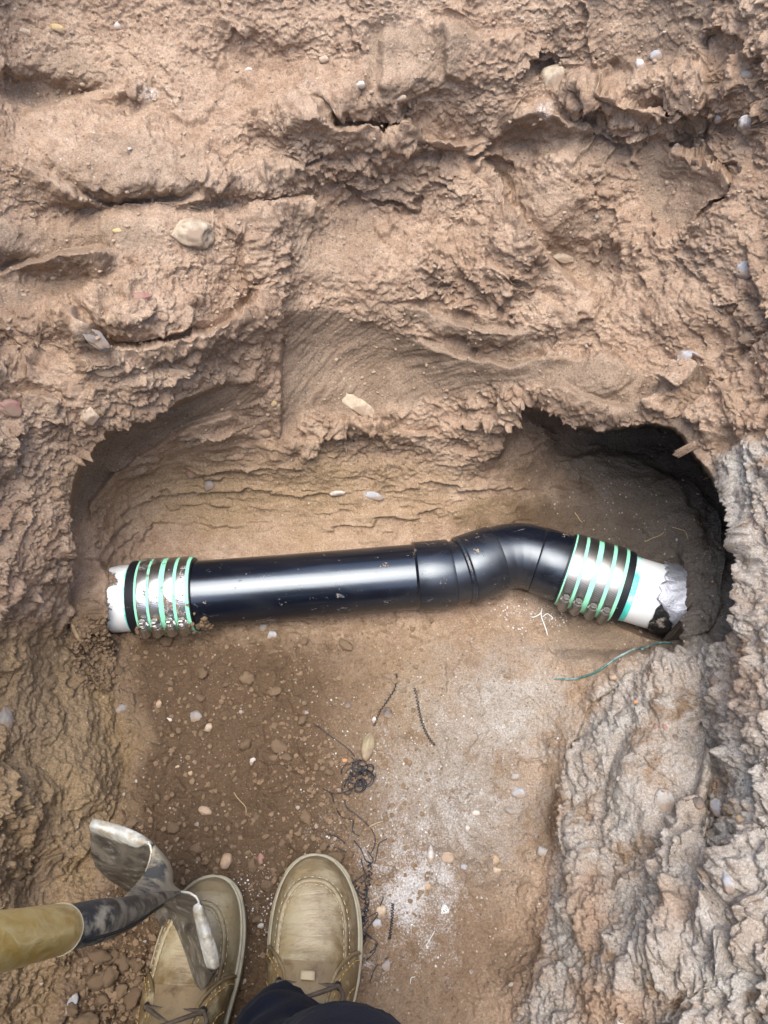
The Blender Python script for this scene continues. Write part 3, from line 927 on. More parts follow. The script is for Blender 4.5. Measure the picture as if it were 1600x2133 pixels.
def along(x, step=4):
    return (on_path(x + step) - on_path(x - step)).normalized()

def ring_profile(prof, sides=96):
    """surface of revolution about the run of the pipe: prof = [(x, radius)], closed at neither end unless radii drop"""
    v, f = [], []
    for x, r in prof:
        c = on_path(x); t = along(x)
        up = (Vector((0, 0, 1)) - t * t.z).normalized(); b = t.cross(up)
        for k in range(sides):
            a = 2 * math.pi * k / sides
            v.append(c + (up * math.cos(a) + b * math.sin(a)) * r)
    for i in range(len(prof) - 1):
        for k in range(sides):
            k2 = (k + 1) % sides
            f.append((i * sides + k, i * sides + k2, (i + 1) * sides + k2, (i + 1) * sides + k))
    return v, f

pipe = empty('drain_pipe', on_path(650), 'black plastic drain pipe with elbow clamped between two white pipe ends on the pit floor', 'pipe')
def pipe_part(name, prof, mat, parent=None, label=None, sides=96, sharp=30):
    v, f = ring_profile(prof, sides)
    o = link_mesh(name, v, f, mat, parent or pipe, True, pipe, sharp=sharp)
    if label: o['label'] = label
    return o
R = PIPE_R
off_x = on_path(650).x
M_PVC_MUD = muddy_end('muddy_white_pvc', (.82, .84, .82), g(200, 1248).x - off_x, g(284, 1245).x - off_x)
pipe_part('pipe_end', [(150, R)] + [(x, R) for x in range(160, 296, 12)] + [(296, R)], M_PVC_MUD, label='white left pipe end half crusted with soil')
pipe_part('pipe_run', [(292, R), (350, R), (408, R), (500, R), (600, R), (700, R), (800, R), (872, R)], M_ABS)
pipe_part('hub', [(862, R), (864, .0462), (868, .0474), (905, .0474), (934, .0471), (939, .0462), (940, R - .001)], M_FIT)
pipe_part('hub_seam', [(863, .0463), (865.5, .0485), (868.5, .0463)], M_FIT)
pipe_part('neck', [(936, R - .0008), (946, R - .0008), (958, R - .0010), (968, R - .001)], M_FIT)
pipe_part('solvent_bead', [(960, .0440), (962, .0468), (966, .0476), (970, .0466), (973, .0440)], M_BEAD)
pipe_part('elbow_hub', [(969, .044), (970, .0470), (973, .0478), (1003, .0478), (1026, .0478), (1032, .0472), (1034, R)], M_FIT)
pipe_part('elbow', [(1030, R + .0004)] + [(x, R + .0006) for x in range(1036, 1122, 6)] + [(1121, R + .0006), (1123, .0462), (1127, .0466), (1150, .0468), (1176, .0468), (1181, .0458), (1182, R)], M_FIT)
pipe_part('elbow_seam', [(1118, .0445), (1121, .0465), (1124, .0445)], M_FIT)
pipe_part('pipe_end', [(1290, R), (1320, R), (1360, R), (1415, R), (1520, R)], M_PVC, label='clean white right pipe end')

def coupling(x0, x1, bands, sleeve, muddy, label, screw_phi):
    steel = M_STEEL_MUD if muddy else M_STEEL
    mint = M_MINT_MUD if muddy else M_MINT
    s0, s1 = sleeve
    c = pipe_part('coupling', [(s0, R - .0005), (s0 + .5, .0488), (s0 + 3, .0493), ((s0 + s1) / 2, .0493), (s1 - 3, .0493), (s1 - .5, .0488), (s1, R - .0005)], M_RUB, label=label)
    sh = pipe_part('shield', [(x0, .0490), (x0 + .4, .0505), (x1 - .4, .0505), (x1, .0490)], mint, parent=c)
    for (b0, b1) in bands:
        mb = MB()
        v, f = ring_profile([(b0, .0503), (b0 + .3, .0516), (b0 + 2.5, .0518), (b1 - 2.5, .0518), (b1 - .3, .0516), (b1, .0503)])
        mb.add(v, f, 0)
        xm = (b0 + b1) / 2
        ctr, t = on_path(xm), along(xm)
        up = (Vector((0, 0, 1)) - t * t.z).normalized()
        fr_ = up.cross(t)                                   # towards the viewer's side
        if fr_.y > 0: fr_ = -fr_
        def at(phi, r, s=0.0):
            return ctr + (up * math.cos(phi) + fr_ * math.sin(phi)) * r + t * s
        # slanted worm slots
        w = (on_path(b1) - on_path(b0)).length
        for k in range(7):
            ph = math.radians(screw_phi - 14 - k * 3.1)
            q = [(-.34, -.022), (-.30, -.034), (.34, .010), (.30, .022)]
            r0 = .0521
            mb.add([at(ph + dp, r0, s * w) for s, dp in q], [(0, 1, 2, 3)], 1)
        # stamped mark higher up
        ph = math.radians(screw_phi - 78)
        for k in range(6):
            a = k * 1.05
            s_, p_ = math.cos(a) * .0022, math.sin(a) * .05
            mb.add([at(ph + p_ + dp, .0521, s_ + ds) for ds, dp in ((-.0005, -.012), (.0005, -.012), (.0005, .012), (-.0005, .012))], [(0, 1, 2, 3)], 2)
        mb.build('band', [steel, M_SLOT, M_STEEL], c, pipe, sharp=30)
        # worm housing and hex screw, axis along the circumference, head up
        ph = math.radians(screw_phi)
        tang = -(-up * math.sin(ph) + fr_ * math.cos(ph))   # pointing back up round the pipe
        nrm = (up * math.cos(ph) + fr_ * math.sin(ph))
        o_ = ctr + nrm * .0570
        SC = 1.0
        sb = MB()
        v, f = sweep([o_ - tang * (SC * .017), o_ - tang * (SC * .015), o_ - tang * (SC * .002), o_], [SC * .0046, SC * .0058, SC * .0060, SC * .0050], 14); sb.add(v, f)
        # saddle under it
        sv_ = []
        for dt in (-.016, 0):
            for ds, dn in ((-.0062, -.0045), (-.0062, .001), (.0062, .001), (.0062, -.0045)):
                sv_.append(o_ + tang * dt + t * ds + nrm * dn)
        sb.add(sv_, [(0, 1, 2, 3), (7, 6, 5, 4), (0, 4, 5, 1), (1, 5, 6, 2), (2, 6, 7, 3)])
        v, f = sweep([o_, o_ + tang * (SC * .0022)], [SC * .0062, SC * .0062], 18); sb.add(v, f)
        v, f = sweep([o_ + tang * (SC * .0022), o_ + tang * (SC * .0032), o_ + tang * (SC * .0042)], [SC * .0046, SC * .0056, SC * .0056], 18); sb.add(v, f)
        v, f = sweep([o_ + tang * (SC * .0042), o_ + tang * (SC * .0090), o_ + tang * (SC * .0098)], [SC * .0050, SC * .0050, SC * .0042], 6); sb.add(v, f)
        v, f = sweep([o_ + tang * (SC * .0098), o_ + tang * (SC * .0105)], [SC * .0026, SC * .0024], 10); sb.add(v, f)
        sb.build('screw', M_STEEL if not muddy else M_STEEL_SC, c, pipe, smooth=False)
    return c
M_STEEL_SC = coated('dull_steel', (.62, .62, .60), .28, metallic=1.0, mud=(.60, .66, 60), var=.1)
coupling(300, 409, [(305, 325), (330, 350), (360, 378), (384, 402.5)], (281, 411), True, 'muddy clamped coupling on the left', 67)
coupling(1178, 1288, [(1181, 1200), (1206, 1225), (1235, 1255), (1262, 1281)], (1174, 1303), False, 'clean clamped coupling on the right', 75)
pipe_part('primer_ring', [(280, R + .0004), (276.5, R + .0004)], M_TEAL)
pipe_part('primer_ring', [(1303, R + .0004), (1306, R + .0006), (1315, R + .0003)], M_TEAL)

def ragged_wrap(name, edge0, edge1, r, mat, a0, a1, na=60, ns=10, seed=1, lift=.003, label=None):
    """torn sheet round the pipe: edge0/edge1(angle) give its ends along x"""
    rr = random.Random(seed)
    v, f = [], []
    for i in range(na + 1):
        a = a0 + (a1 - a0) * i / na
        for j in range(ns + 1):
            k = j / ns
            x = edge0(a) * (1 - k) + edge1(a) * k
            c = on_path(x); t = along(x, 10)
            up = (Vector((0, 0, 1)) - t * t.z).normalized(); fr_ = up.cross(t)
            if fr_.y > 0: fr_ = -fr_
            q = r + lift * (rr.random() * .5 + .5 * abs(math.sin(a * 7 + k * 5)))
            v.append(c + (up * math.cos(a) + fr_ * math.sin(a)) * q)
    for i in range(na):
        for j in range(ns):
            p = i * (ns + 1) + j
            f.append((p, p + 1, p + ns + 2, p + ns + 1))
    o = link_mesh(name, v, f, mat, pipe, True, pipe)
    s = o.modifiers.new('thick', 'SOLIDIFY'); s.thickness = .0012
    if label: o['label'] = label
    return o
_rj = random.Random(5)
_jag = [_rj.uniform(-1, 1) for _ in range(200)]
jagf = lambda a, s: _jag[int(a * s) % 200] * (1 - (a * s) % 1) + _jag[(int(a * s) + 1) % 200] * ((a * s) % 1)
D = math.radians
def foil0(a):
    d = math.degrees(a)
    base = np.interp(d, [-60, -35, -10, 10, 25, 38, 55, 80, 100, 130], [1365, 1362, 1366, 1358, 1352, 1362, 1392, 1402, 1408, 1412])
    return base + 6 * jagf(a + 3, 9)
def foil1(a):
    d = math.degrees(a)
    base = np.interp(d, [-60, -30, -5, 15, 30, 45, 60, 75, 95, 130], [1450, 1446, 1432, 1420, 1434, 1432, 1424, 1416, 1420, 1424])
    return base + 7 * jagf(a + 8, 8)
ragged_wrap('foil_wrap', foil0, foil1, R + .0015, M_FOIL, D(-60), D(130), seed=3)
def blk0(a):
    return np.interp(math.degrees(a), [30, 45, 60, 90, 130], [1372, 1362, 1360, 1362, 1366]) + 3 * jagf(a + 1, 7)
def blk1(a):
    return np.interp(math.degrees(a), [30, 45, 60, 90, 130], [1376, 1392, 1402, 1408, 1414]) + 4 * jagf(a + 5, 9)
ragged_wrap('plastic_wrap', blk0, blk1, R + .0010, M_WRAP, D(34), D(130), seed=4, lift=.002)

# clots of mud stuck on the pipe round the left coupling
def blob(c, r, sub=1, squash=(1, 1, 1), rough=.3, seed=0):
    bm = bmesh.new()
    bmesh.ops.create_icosphere(bm, subdivisions=sub, radius=1)
    rr = random.Random(seed)
    v = []
    for q in bm.verts:
        k = 1 + rr.uniform(-rough, rough)
        v.append(Vector((q.co.x * squash[0] * r * k + c[0], q.co.y * squash[1] * r * k + c[1], q.co.z * squash[2] * r * k + c[2])))
    f = [tuple(x.index for x in p.verts) for p in bm.faces]
    bm.free()
    return v, f
def plain_soil(name, a, b_, scale=160, bs=.7):
    m, nt, b = new_mat(name)
    co = obj_coord(nt)
    oi = nt.nodes.new('ShaderNodeObjectInfo')
    base = mixc(nt, ramp(nt, noise(nt, co, scale, 5, .65), [(.3, 0), (.7, 1)]), a, b_)
    base = mixc(nt, .5, base, ramp(nt, oi.outputs['Random'], [(0, .75), (1, 1.2)]), 'MULTIPLY')
    nt.links.new(base, b.inputs['Base Color'])
    b.inputs['Roughness'].default_value = .95
    b.inputs['Specular IOR Level'].default_value = .2
    bump(nt, b, noise(nt, co, scale * 2, 4, .7), bs, .002)
    return m
M_CLOD = plain_soil('clod_soil', (.165, .112, .068), (.235, .165, .105))
M_CLOD_WALL = plain_soil('dry_clod_soil', (.33, .235, .16), (.44, .34, .25))
mm = MB()
for k in range(70):
    x = random.choice([random.uniform(300, 412), random.uniform(296, 440), random.gauss(425, 12)])
    ph = D(random.choice([random.gauss(96, 8), random.gauss(80, 12), random.gauss(95, 5)]))
    c = on_path(x); t = along(x); up = (Vector((0, 0, 1)) - t * t.z).normalized(); fr_ = Vector((t.y, -t.x, 0)).normalized()
    if fr_.y > 0: fr_ = -fr_
    p = c + (up * math.cos(ph) + fr_ * math.sin(ph)) * ((.0515 if x < 411 else R) + .0005)
    mm.add(*blob(p, random.uniform(.0015, .0055), 1, (1, 1, .8), .35, k))
o = mm.build('mud_clots', M_CLOD, pipe, pipe)
o['kind'] = 'stuff'
# raised lettering bars and moulded marks on the elbow hub
lt = MB()
for row, (x, n_) in enumerate(((985, 9), (995, 10), (1007, 3))):
    for k in range(n_):
        ph0 = D(-22 + k * (3.6 if row < 2 else 7))
        c = on_path(x); t = along(x); up = (Vector((0, 0, 1)) - t * t.z).normalized(); fr_ = up.cross(t)
        if fr_.y > 0: fr_ = -fr_
        for (s0, s1, p0, p1) in ((-.0016, .0016, 0, .008), (-.0016, -.0009, 0, .03), (random.choice([-.0003, .001]), .0016, .022, .03)):
            rr = .0480
            lt.add([c + (up * math.cos(ph0 + p) + fr_ * math.sin(ph0 + p)) * rr + t * s for s, p in ((s0, p0), (s1, p0), (s1, p1), (s0, p1))], [(0, 1, 2, 3)])
lt.build('moulded_lettering', M_BEAD, pipe, pipe, smooth=False)['kind'] = 'stuff'

# ------------------------------------------------------------------ shovel
def wear_metal():
    m, nt, b = new_mat('worn_shovel_steel')
    co = obj_coord(nt)
    k1 = ramp(nt, noise(nt, co, 26, 7, .68, .8), [(.40, 0), (.58, 1)])
    k2 = ramp(nt, noise(nt, co, 90, 5, .7), [(.55, 0), (.7, 1)])
    base = mixc(nt, k1, (.040, .042, .042), (.22, .195, .15))
    base = mixc(nt, k2, base, (.40, .38, .33))
    nt.links.new(base, b.inputs['Base Color'])
    nt.links.new(math_n(nt, 'ADD', .32, math_n(nt, 'MULTIPLY', k1, .4)), b.inputs['Roughness'])
    b.inputs['Metallic'].default_value = .35
    bump(nt, b, noise(nt, co, 120, 5, .65), .35, .0015)
    return m
M_SHV = wear_metal()
M_TREAD = coated('scuffed_bare_steel', (.52, .52, .47), .5, metallic=.15, var=.35, vscale=80, wear=((.33, .28, .19), .46, .62, 70), bumpy=.3)
def handle_mat():
    m, nt, b = new_mat('varnished_handle')
    co = obj_coord(nt)
    mp = nt.nodes.new('ShaderNodeMapping'); mp.inputs['Scale'].default_value = (1, 1, .45); nt.links.new(co, mp.inputs[0])
    n1_ = noise(nt, mp.outputs[0], 95, 4, .55, .8)
    base = mixc(nt, ramp(nt, n1_, [(.35, 0), (.68, 1)]), (.54, .33, .065), (.74, .55, .22))
    base = mixc(nt, ramp(nt, noise(nt, mp.outputs[0], 40, 5, .6), [(.55, 0), (.75, .6)]), base, (.24, .13, .035))
    nt.links.new(base, b.inputs['Base Color'])
    b.inputs['Roughness'].default_value = .33
    b.inputs['Coat Weight'].default_value = .3
    bump(nt, b, n1_, .55, .0025)
    return m
M_HND = handle_mat()

TOP = [(-1, 189, 1728, .745), (-.8, 236, 1746, .738), (-.58, 284, 1764, .728), (-.54, 291, 1762, .726), (-.48, 302, 1754, .722), (-.42, 313, 1759, .720), (-.36, 316, 1776, .718), (-.28, 312, 1795, .716), (-.18, 303, 1820, .716), (0, 335, 1845, .722),
       (.14, 372, 1857, .708), (.26, 394, 1859, .704), (.34, 409, 1868, .702), (.40, 415, 1880, .702), (.46, 404, 1890, .702), (.66, 412, 1936, .704), (.92, 428, 2001, .706), (1, 434, 2016, .707)]
LEFT = [(0, 189, 1728, .745), (.25, 191, 1779, .775), (.42, 200, 1804, .80), (.62, 225, 1829, .83), (.82, 259, 1851, .865), (1, 292, 1876, .905)]
RIGHT = [(0, 434, 2016, .707), (.10, 446, 2030, .716), (.18, 437, 2046, .73), (.27, 422, 2064, .75), (.45, 387, 2020, .79), (.65, 346, 1951, .83), (.85, 320, 1896, .87), (1, 292, 1876, .905)]
def measured(tab, k):
    c = [float(np.interp(k, [r[0] for r in tab], [r[i] for r in tab])) for i in (1, 2, 3)]
    return at_t(*c)
tl, tr_ = measured(TOP, -1), measured(TOP, 1)
W = (tr_ - tl); half = W.length / 2; W.normalize()
tip_dir = (measured(LEFT, 1) - (tl + tr_) / 2).normalized()
NF = W.cross(tip_dir).normalized()
if NF.x > 0: NF = -NF
shv = empty('shovel', at_z(300, 1880, 0.0), 'round point shovel with yellow handle stuck upright in the soil beside the left shoe', 'shovel')
def blade_pt(u, v):
    l, r = measured(LEFT, v), measured(RIGHT, v)
    flat = tl.lerp(tr_, (u + 1) / 2)
    dev = measured(TOP, u) - flat
    return l.lerp(r, (u + 1) / 2) + dev * (1 - v) ** .9 - NF * (.012 * math.sin(math.pi * min(1, v * 1.2)) * (1 - u * u) if v < .83 else 0)
nu, nv = 60, 40
v_, f_ = [], []
for j in range(nv + 1):
    for i in range(nu + 1):
        v_.append(blade_pt(-1 + 2 * i / nu, j / nv))
for j in range(nv):
    for i in range(nu):
        q = j * (nu + 1) + i
        f_.append((q, q + 1, q + nu + 2, q + nu + 1))
blade = link_mesh('blade', v_, f_, M_SHV, shv, True, shv)
so = blade.modifiers.new('thick', 'SOLIDIFY'); so.thickness = .0022; so.offset = 0
def loft(name, rows, mat, parent, n=16, thick=.002):
    """sheet through rows of measured points (x, y, depth)"""
    cur = [[q for q in smooth_path([at_t(*c) for c in r], 6)] for r in rows]
    v_, f_ = [], []
    cols = []
    for i in range(len(cur[0])):
        cols.append(smooth_path([c[i] for c in cur], 5))
    for c in cols: v_ += c
    m = len(cols[0])
    for i in range(len(cols) - 1):
        for j in range(m - 1):
            f_.append((i * m + j, (i + 1) * m + j, (i + 1) * m + j + 1, i * m + j + 1))
    o = link_mesh(name, v_, f_, mat, parent, True, shv)
    so = o.modifiers.new('thick', 'SOLIDIFY'); so.thickness = thick; so.offset = 0
    return o
# foot treads: the top edges turned back
loft('foot_tread', [[(189, 1728, .745), (236, 1746, .738), (270, 1760, .731), (288, 1764, .727), (303, 1755, .722)],
                    [(188, 1718, .739), (240, 1733, .733), (277, 1748, .726), (297, 1753, .722), (311, 1754, .720)],
                    [(195, 1705, .745), (246, 1718, .739), (285, 1734, .732), (304, 1745, .728), (319, 1759, .726)]], M_TREAD, shv)
loft('foot_tread', [[(414, 1880, .702), (403, 1892, .702), (412, 1936, .704), (424, 1985, .706), (434, 2016, .707)],
                    [(419, 1886, .700), (417, 1905, .699), (427, 1942, .700), (439, 1988, .701), (446, 2018, .702)],
                    [(420, 1886, .705), (430, 1912, .706), (443, 1950, .707), (453, 1984, .708), (457, 2014, .709)]], M_TREAD, shv)
# bright worn rim along the turned edge
rim = [blade_pt(float(u), 0) for u in np.linspace(-1, -.2, 40)]
v, f = sweep(rim, .0011, 6); link_mesh('worn_rim', v, f, M_TREAD, blade, True, shv)
rim = [blade_pt(float(u), 0) for u in np.linspace(.14, 1, 40)]
v, f = sweep(rim, .0011, 6); link_mesh('worn_rim', v, f, M_TREAD, blade, True, shv)
# the rolled shoulder where the blade turns into the socket
M_CAKED = coated('mud_caked_steel', (.27, .235, .165), .7, var=.25, vscale=40, wear=((.07, .07, .066), .52, .62, 38), bumpy=.5)
loft('shoulder', [[(316, 1768, .722), (315, 1788, .712), (305, 1814, .69), (284, 1842, .66), (258, 1870, .60)],
                  [(320, 1764, .722), (332, 1790, .708), (332, 1818, .690), (322, 1846, .668), (300, 1866, .632)],
                  [(322, 1761, .728), (346, 1789, .722), (357, 1816, .712), (358, 1842, .700), (372, 1857, .700)],
                  [(322, 1764, .745), (345, 1792, .745), (355, 1820, .74), (357, 1845, .73), (372, 1860, .72)]], M_CAKED, blade)
A = at_t(124, 1936, .50)
hdir = (at_t(-5, 1962, .41) - A).normalized()
sock_pts = smooth_path([A + hdir * .03, A, at_t(205, 1918, .53), at_t(262, 1903, .58), at_t(312, 1882, .632), at_t(346, 1868, .672), at_t(376, 1860, .702)], 6)
ks_ = np.linspace(0, 1, len(sock_pts))
ra = np.interp(ks_, [0, .333, .5, .667, .833, 1], [.0140, .0138, .0118, .0080, .0045, .0010])
rb = ra
rads = rb
v, f = [], []
_p, _fr = frames(sock_pts)
SS = 32
for q, (t, n, b), w_, h_ in zip(_p, _fr, ra, rb):
    ax, ay = n, b
    for k in range(SS):
        a = 2 * math.pi * k / SS
        v.append(q + ax * math.cos(a) * w_ + ay * math.sin(a) * h_)
for i in range(len(_p) - 1):
    for k in range(SS):
        k2 = (k + 1) % SS
        f.append((i * SS + k, (i + 1) * SS + k, (i + 1) * SS + k2, i * SS + k2))
M_SOCK = coated('black_socket_steel', (.030, .031, .033), .42, var=.4, vscale=40, wear=((.24, .21, .155), .46, .60, 55), bumpy=.4)
socket = link_mesh('socket', v, f, M_SOCK, shv, True, shv)
# the open seam of the rolled socket
sp_, sfr = frames(sock_pts)
seam = []
for p, (t, n, b), r in list(zip(sp_, sfr, rads))[8:27]:
    d = (Vector((0, 0, CAM_H)) - p); d = (d - t * d.dot(t)).normalized()
    sd_ = t.cross(d)
    seam.append(p + (d * .72 + sd_ * .69).normalized() * (r + .0002))
v, f = sweep(seam, .0012, 6)
link_mesh('socket_seam', v, f, coated('seam_dark', (.01, .01, .01), .7), socket, True, shv)
hp = [A + hdir * s for s in (0.0, .001, .004, .02, .1, .25, .4, .55, .7, .85, .95, .965, .972)]
hr = [.0128, .0146, .0153] + [.0153] * 8 + [.013, .004]
v, f = sweep(hp, hr, 32)
handle = link_mesh('handle', v, f, M_HND, shv, True, shv)
v, f = sweep([A - hdir * .0012, A + hdir * .0008], [.0151, .0157], 32)
link_mesh('handle_rim', v, f, coated('pale_varnish', (.62, .55, .38), .5), handle, True, shv)

# ------------------------------------------------------------------ the person: two dusty moc-toe shoes and navy trousers
def leather():
    m, nt, b = new_mat('dusty_brown_leather')
    co = obj_coord(nt)
    k1 = ramp(nt, noise(nt, co, 14, 6, .62), [(.40, 0), (.60, 1)])
    k2 = ramp(nt, noise(nt, co, 42, 7, .7), [(.46, 0), (.66, 1)])
    base = mixc(nt, k1, (.135, .088, .038), (.30, .24, .135))
    base = mixc(nt, math_n(nt, 'MULTIPLY', k2, .6), base, (.37, .33, .22))
    mp = nt.nodes.new('ShaderNodeMapping'); mp.inputs['Scale'].default_value = (.3, 1.7, 1); mp.inputs['Rotation'].default_value = (0, 0, .25); nt.links.new(co, mp.inputs[0])
    cre = noise(nt, mp.outputs[0], 75, 5, .65, 1.2)
    sc = ramp(nt, cre, [(.52, 0), (.66, 1)])
    base = mixc(nt, math_n(nt, 'MULTIPLY', sc, .28), base, (.075, .05, .025))
    scr = ramp(nt, noise(nt, mp.outputs[0], 330, 3, .7), [(.62, 0), (.70, 1)])
    base = mixc(nt, math_n(nt, 'MULTIPLY', scr, .2), base, (.48, .43, .31))
    nt.links.new(base, b.inputs['Base Color'])
    nt.links.new(math_n(nt, 'ADD', .34, math_n(nt, 'MULTIPLY', k2, .35)), b.inputs['Roughness'])
    q = bump(nt, None, noise(nt, co, 260, 4, .65), .3, .001)
    bump(nt, b, cre, .6, .002, q)
    return m
M_LEA = leather()
M_LEA2 = coated('dark_brown_leather', (.15, .105, .05), .5, var=.35, vscale=40, wear=((.33, .28, .17), .5, .7, 60), bumpy=.3)
M_SOLE = coated('cream_rubber_sole', (.37, .335, .235), .6, var=.12, vscale=50, wear=((.24, .18, .11), .55, .72, 50))
M_THREAD = coated('pale_thread', (.43, .38, .26), .8, var=.1)
M_GOLD = coated('ochre_thread', (.42, .27, .08), .8, var=.1)
M_LACE = coated('brown_lace', (.075, .055, .038), .75, var=.3, vscale=200, bumpy=.4)
M_EYE = coated('eyelet_metal', (.05, .05, .05), .4, metallic=.7)
M_TAGM = coated('cream_felt', (.40, .33, .21), .8, var=.1)
M_TONG = coated('tongue_leather', (.21, .155, .085), .55, var=.3, bumpy=.3, wear=((.10, .065, .035), .5, .7, 60))

class Shoe:
    L = .300
    def __init__(s, toe, back, parent, root, label, side, slim=1.0):
        s.slim = slim
        """toe: world point of the toe cap on the ground; back: a point further along the shoe's centre line"""
        toe = Vector((toe.x, toe.y, 0)); back = Vector((back.x, back.y, 0))
        s.fy = (toe - back).normalized(); s.fx = Vector((s.fy.y, -s.fy.x, 0)); s.o = toe - s.fy * s.L
        s.side = side
        z0 = GZ
        s.z0 = z0
        s.parent, s.root = parent, root
        s.make(label)
    def w(s, k): return s.slim * s.w_(k)
    def w_(s, k):
        if k > .70: return .0490 * max(0, 1 - ((k - .70) / .30) ** 2.5) ** .5
        if k < .12: return .0345 * max(0, 1 - ((.12 - k) / .12) ** 2.2) ** .5
        return float(np.interp(k, [.12, .2, .35, .5, .60, .66, .70], [.0345, .0362, .0370, .0412, .0462, .0484, .0490]))
    def cx(s, k): return s.side * float(np.interp(k, [0, .3, .6, .85, 1], [0, .001, .002, -.002, -.006]))
    def h(s, k): return float(np.interp(k, [0, .02, .1, .25, .38, .5, .6, .7, .8, .88, .94, .98, 1], [.09, .12, .135, .138, .128, .107, .088, .077, .073, .071, .064, .050, .030]))
    def P(s, x, y, z): return s.o + s.fx * x + s.fy * y + Vector((0, 0, s.z0 + z))
    def S(s, u, k, off=0.0):
        """point of the upper: u 0..1 from the left edge over to the right edge, k 0..1 heel to toe"""
        a = math.pi * (1 - u)
        ca, sa = math.cos(a), math.sin(a)
        e = 2 / 2.5
        w, h = s.w(k) * .96, s.h(k) - .026
        narrow = 1 - .38 * sstep(.60, .30, k) * abs(sa) ** 1.5
        x = math.copysign(abs(ca) ** e, ca) * (w + off) * narrow
        z = abs(sa) ** e * (h + off)
        return s.P(s.cx(k) + x, k * s.L + off * (1 if k > .97 else 0), .026 + z)
    def make(s, label):
        ks = [1 - (1 - math.cos(i / 70 * math.pi / 2)) for i in range(71)]
        ks = sorted(set([round(1 - (1 - math.cos(i / 50 * math.pi / 2)) * .4, 5) for i in range(51)] + [round(.6 * i / 40, 5) for i in range(41)]))
        nu_ = 48
        mb = MB(); v, f = [], []
        for k in ks:
            for i in range(nu_ + 1): v.append(s.S(i / nu_, k))
        for j in range(len(ks) - 1):
            for i in range(nu_):
                p = j * (nu_ + 1) + i
                f.append((p, p + 1, p + nu_ + 2, p + nu_ + 1)[::-1])
        mb.add(v, f)
        sh = mb.build('shoe', M_LEA, s.parent, s.root)
        sh['label'] = label
        # sole: a stack of outlines with a welt ledge
        out = [(k, 1) for k in ks[1:-1]]
        loop = [(-1, k) for k in ks] + [(1, k) for k in reversed(ks[1:-1])]
        prof = [(.0, -.003), (.002, .0), (.010, .0012), (.020, .0012), (.0235, .0026), (.0270, .0026), (.0282, .001), (.0282, -.010)]
        v, f = [], []
        for z, e in prof:
            for sg, k in loop:
                w = max(s.w(k) + e, .0005)
                y = k * s.L + (e if k > .93 else (-e if k < .05 else 0))
                v.append(s.P(s.cx(k) + sg * w, y, z))
        n_ = len(loop)
        for j in range(len(prof) - 1):
            for i in range(n_):
                i2 = (i + 1) % n_
                f.append((j * n_ + i, j * n_ + i2, (j + 1) * n_ + i2, (j + 1) * n_ + i)[::-1])
        link_mesh('sole', v, f, M_SOLE, sh, True, s.root)
        def line(uk, off=.0): return [s.S(u, k, off) for u, k in uk]
        def tubepart(name, uk, r, mat, off=.0005, sides=8, n=6):
            pts = smooth_path(line(uk, off), n)
            v, f = sweep(pts, r, sides)
            return link_mesh(name, v, f, mat, sh, True, s.root)
        def dashes(name, uk, mat, off=.0016, ln=.0034, gap=.0020, r=.00055):
            pts = smooth_path(line(uk, off), 10)
            mb_ = MB(); acc = 0; seg = []
            for a, b in zip(pts, pts[1:]):
                seg.append(a); acc += (b - a).length
                if acc > ln:
                    if len(seg) > 1: mb_.add(*sweep([seg[0], seg[-1]], r, 5))
                    acc = -gap; seg = []
                elif acc < 0: seg = []
            o = mb_.build(name, mat, sh, s.root); o['kind'] = 'stuff'
            return o
        U = [(.25, .56), (.25, .62), (.25, .68), (.255, .74), (.275, .81), (.33, .865), (.41, .895), (.5, .903), (.59, .895), (.67, .865), (.725, .81), (.745, .74), (.75, .68), (.75, .62), (.75, .56)]
        tubepart('toe_seam', U, .0030, M_LEA, -.0006)
        Ui = [(u + (.5 - u) * .13, k - (.013 if abs(u - .5) < .25 else 0)) for u, k in U]
        Uo = [(u - (.5 - u) * .10, k + (.012 if abs(u - .5) < .25 else 0)) for u, k in U]
        dashes('stitching', Ui, M_THREAD)
        dashes('stitching', Uo, M_THREAD, ln=.003, gap=.0035)
        # groove lines round the toe, just above the welt
        tubepart('welt_cord', [(.03, k) for k in (.45, .6, .72, .82, .90, .95, .98)], .0016, M_SOLE, .0008)
        tubepart('welt_cord', [(.97, k) for k in (.45, .6, .72, .82, .90, .95, .98)], .0016, M_SOLE, .0008)
        # quarters with lace stays either side
        for sg in (0, 1):
            mb_ = MB(); v, f = [], []
            kk = np.linspace(.10, .69, 26); nn = 14
            for k in kk:
                front = 0
                u_in = .37 * math.sqrt(max(0, min(1, (.695 - k) / .10))) if k > .595 else .37
                for i in range(nn + 1):
                    u = .035 + (max(u_in, .05) - .035) * i / nn
                    edge = min(1, min(i / 1.0, (nn - i) / 1.0))
                    uu = u if sg == 0 else 1 - u
                    v.append(s.S(uu, float(k), .0006 + .0026 * min(1, edge + .0) * min(1, (.69 - k) / .02 + .0)))
            for j in range(len(kk) - 1):
                for i in range(nn):
                    p = j * (nn + 1) + i
                    q = (p, p + 1, p + nn + 2, p + nn + 1)
                    f.append(q[::-1] if sg == 0 else q)
            mb_.add(v, f)
            mb_.build('quarter', M_LEA2, sh, s.root)
            mir = (lambda u: u) if sg == 0 else (lambda u: 1 - u)
            tubepart('quarter_edge', [(mir(.36), .25), (mir(.365), .45), (mir(.36), .60), (mir(.30), .65), (mir(.22), .678), (mir(.12), .690), (mir(.05), .69)], .0019, M_LEA2, .0022)
            dashes('stitching', [(mir(.325), .25), (mir(.33), .45), (mir(.32), .59), (mir(.26), .635), (mir(.16), .665), (mir(.06), .668)], M_GOLD, .0042)
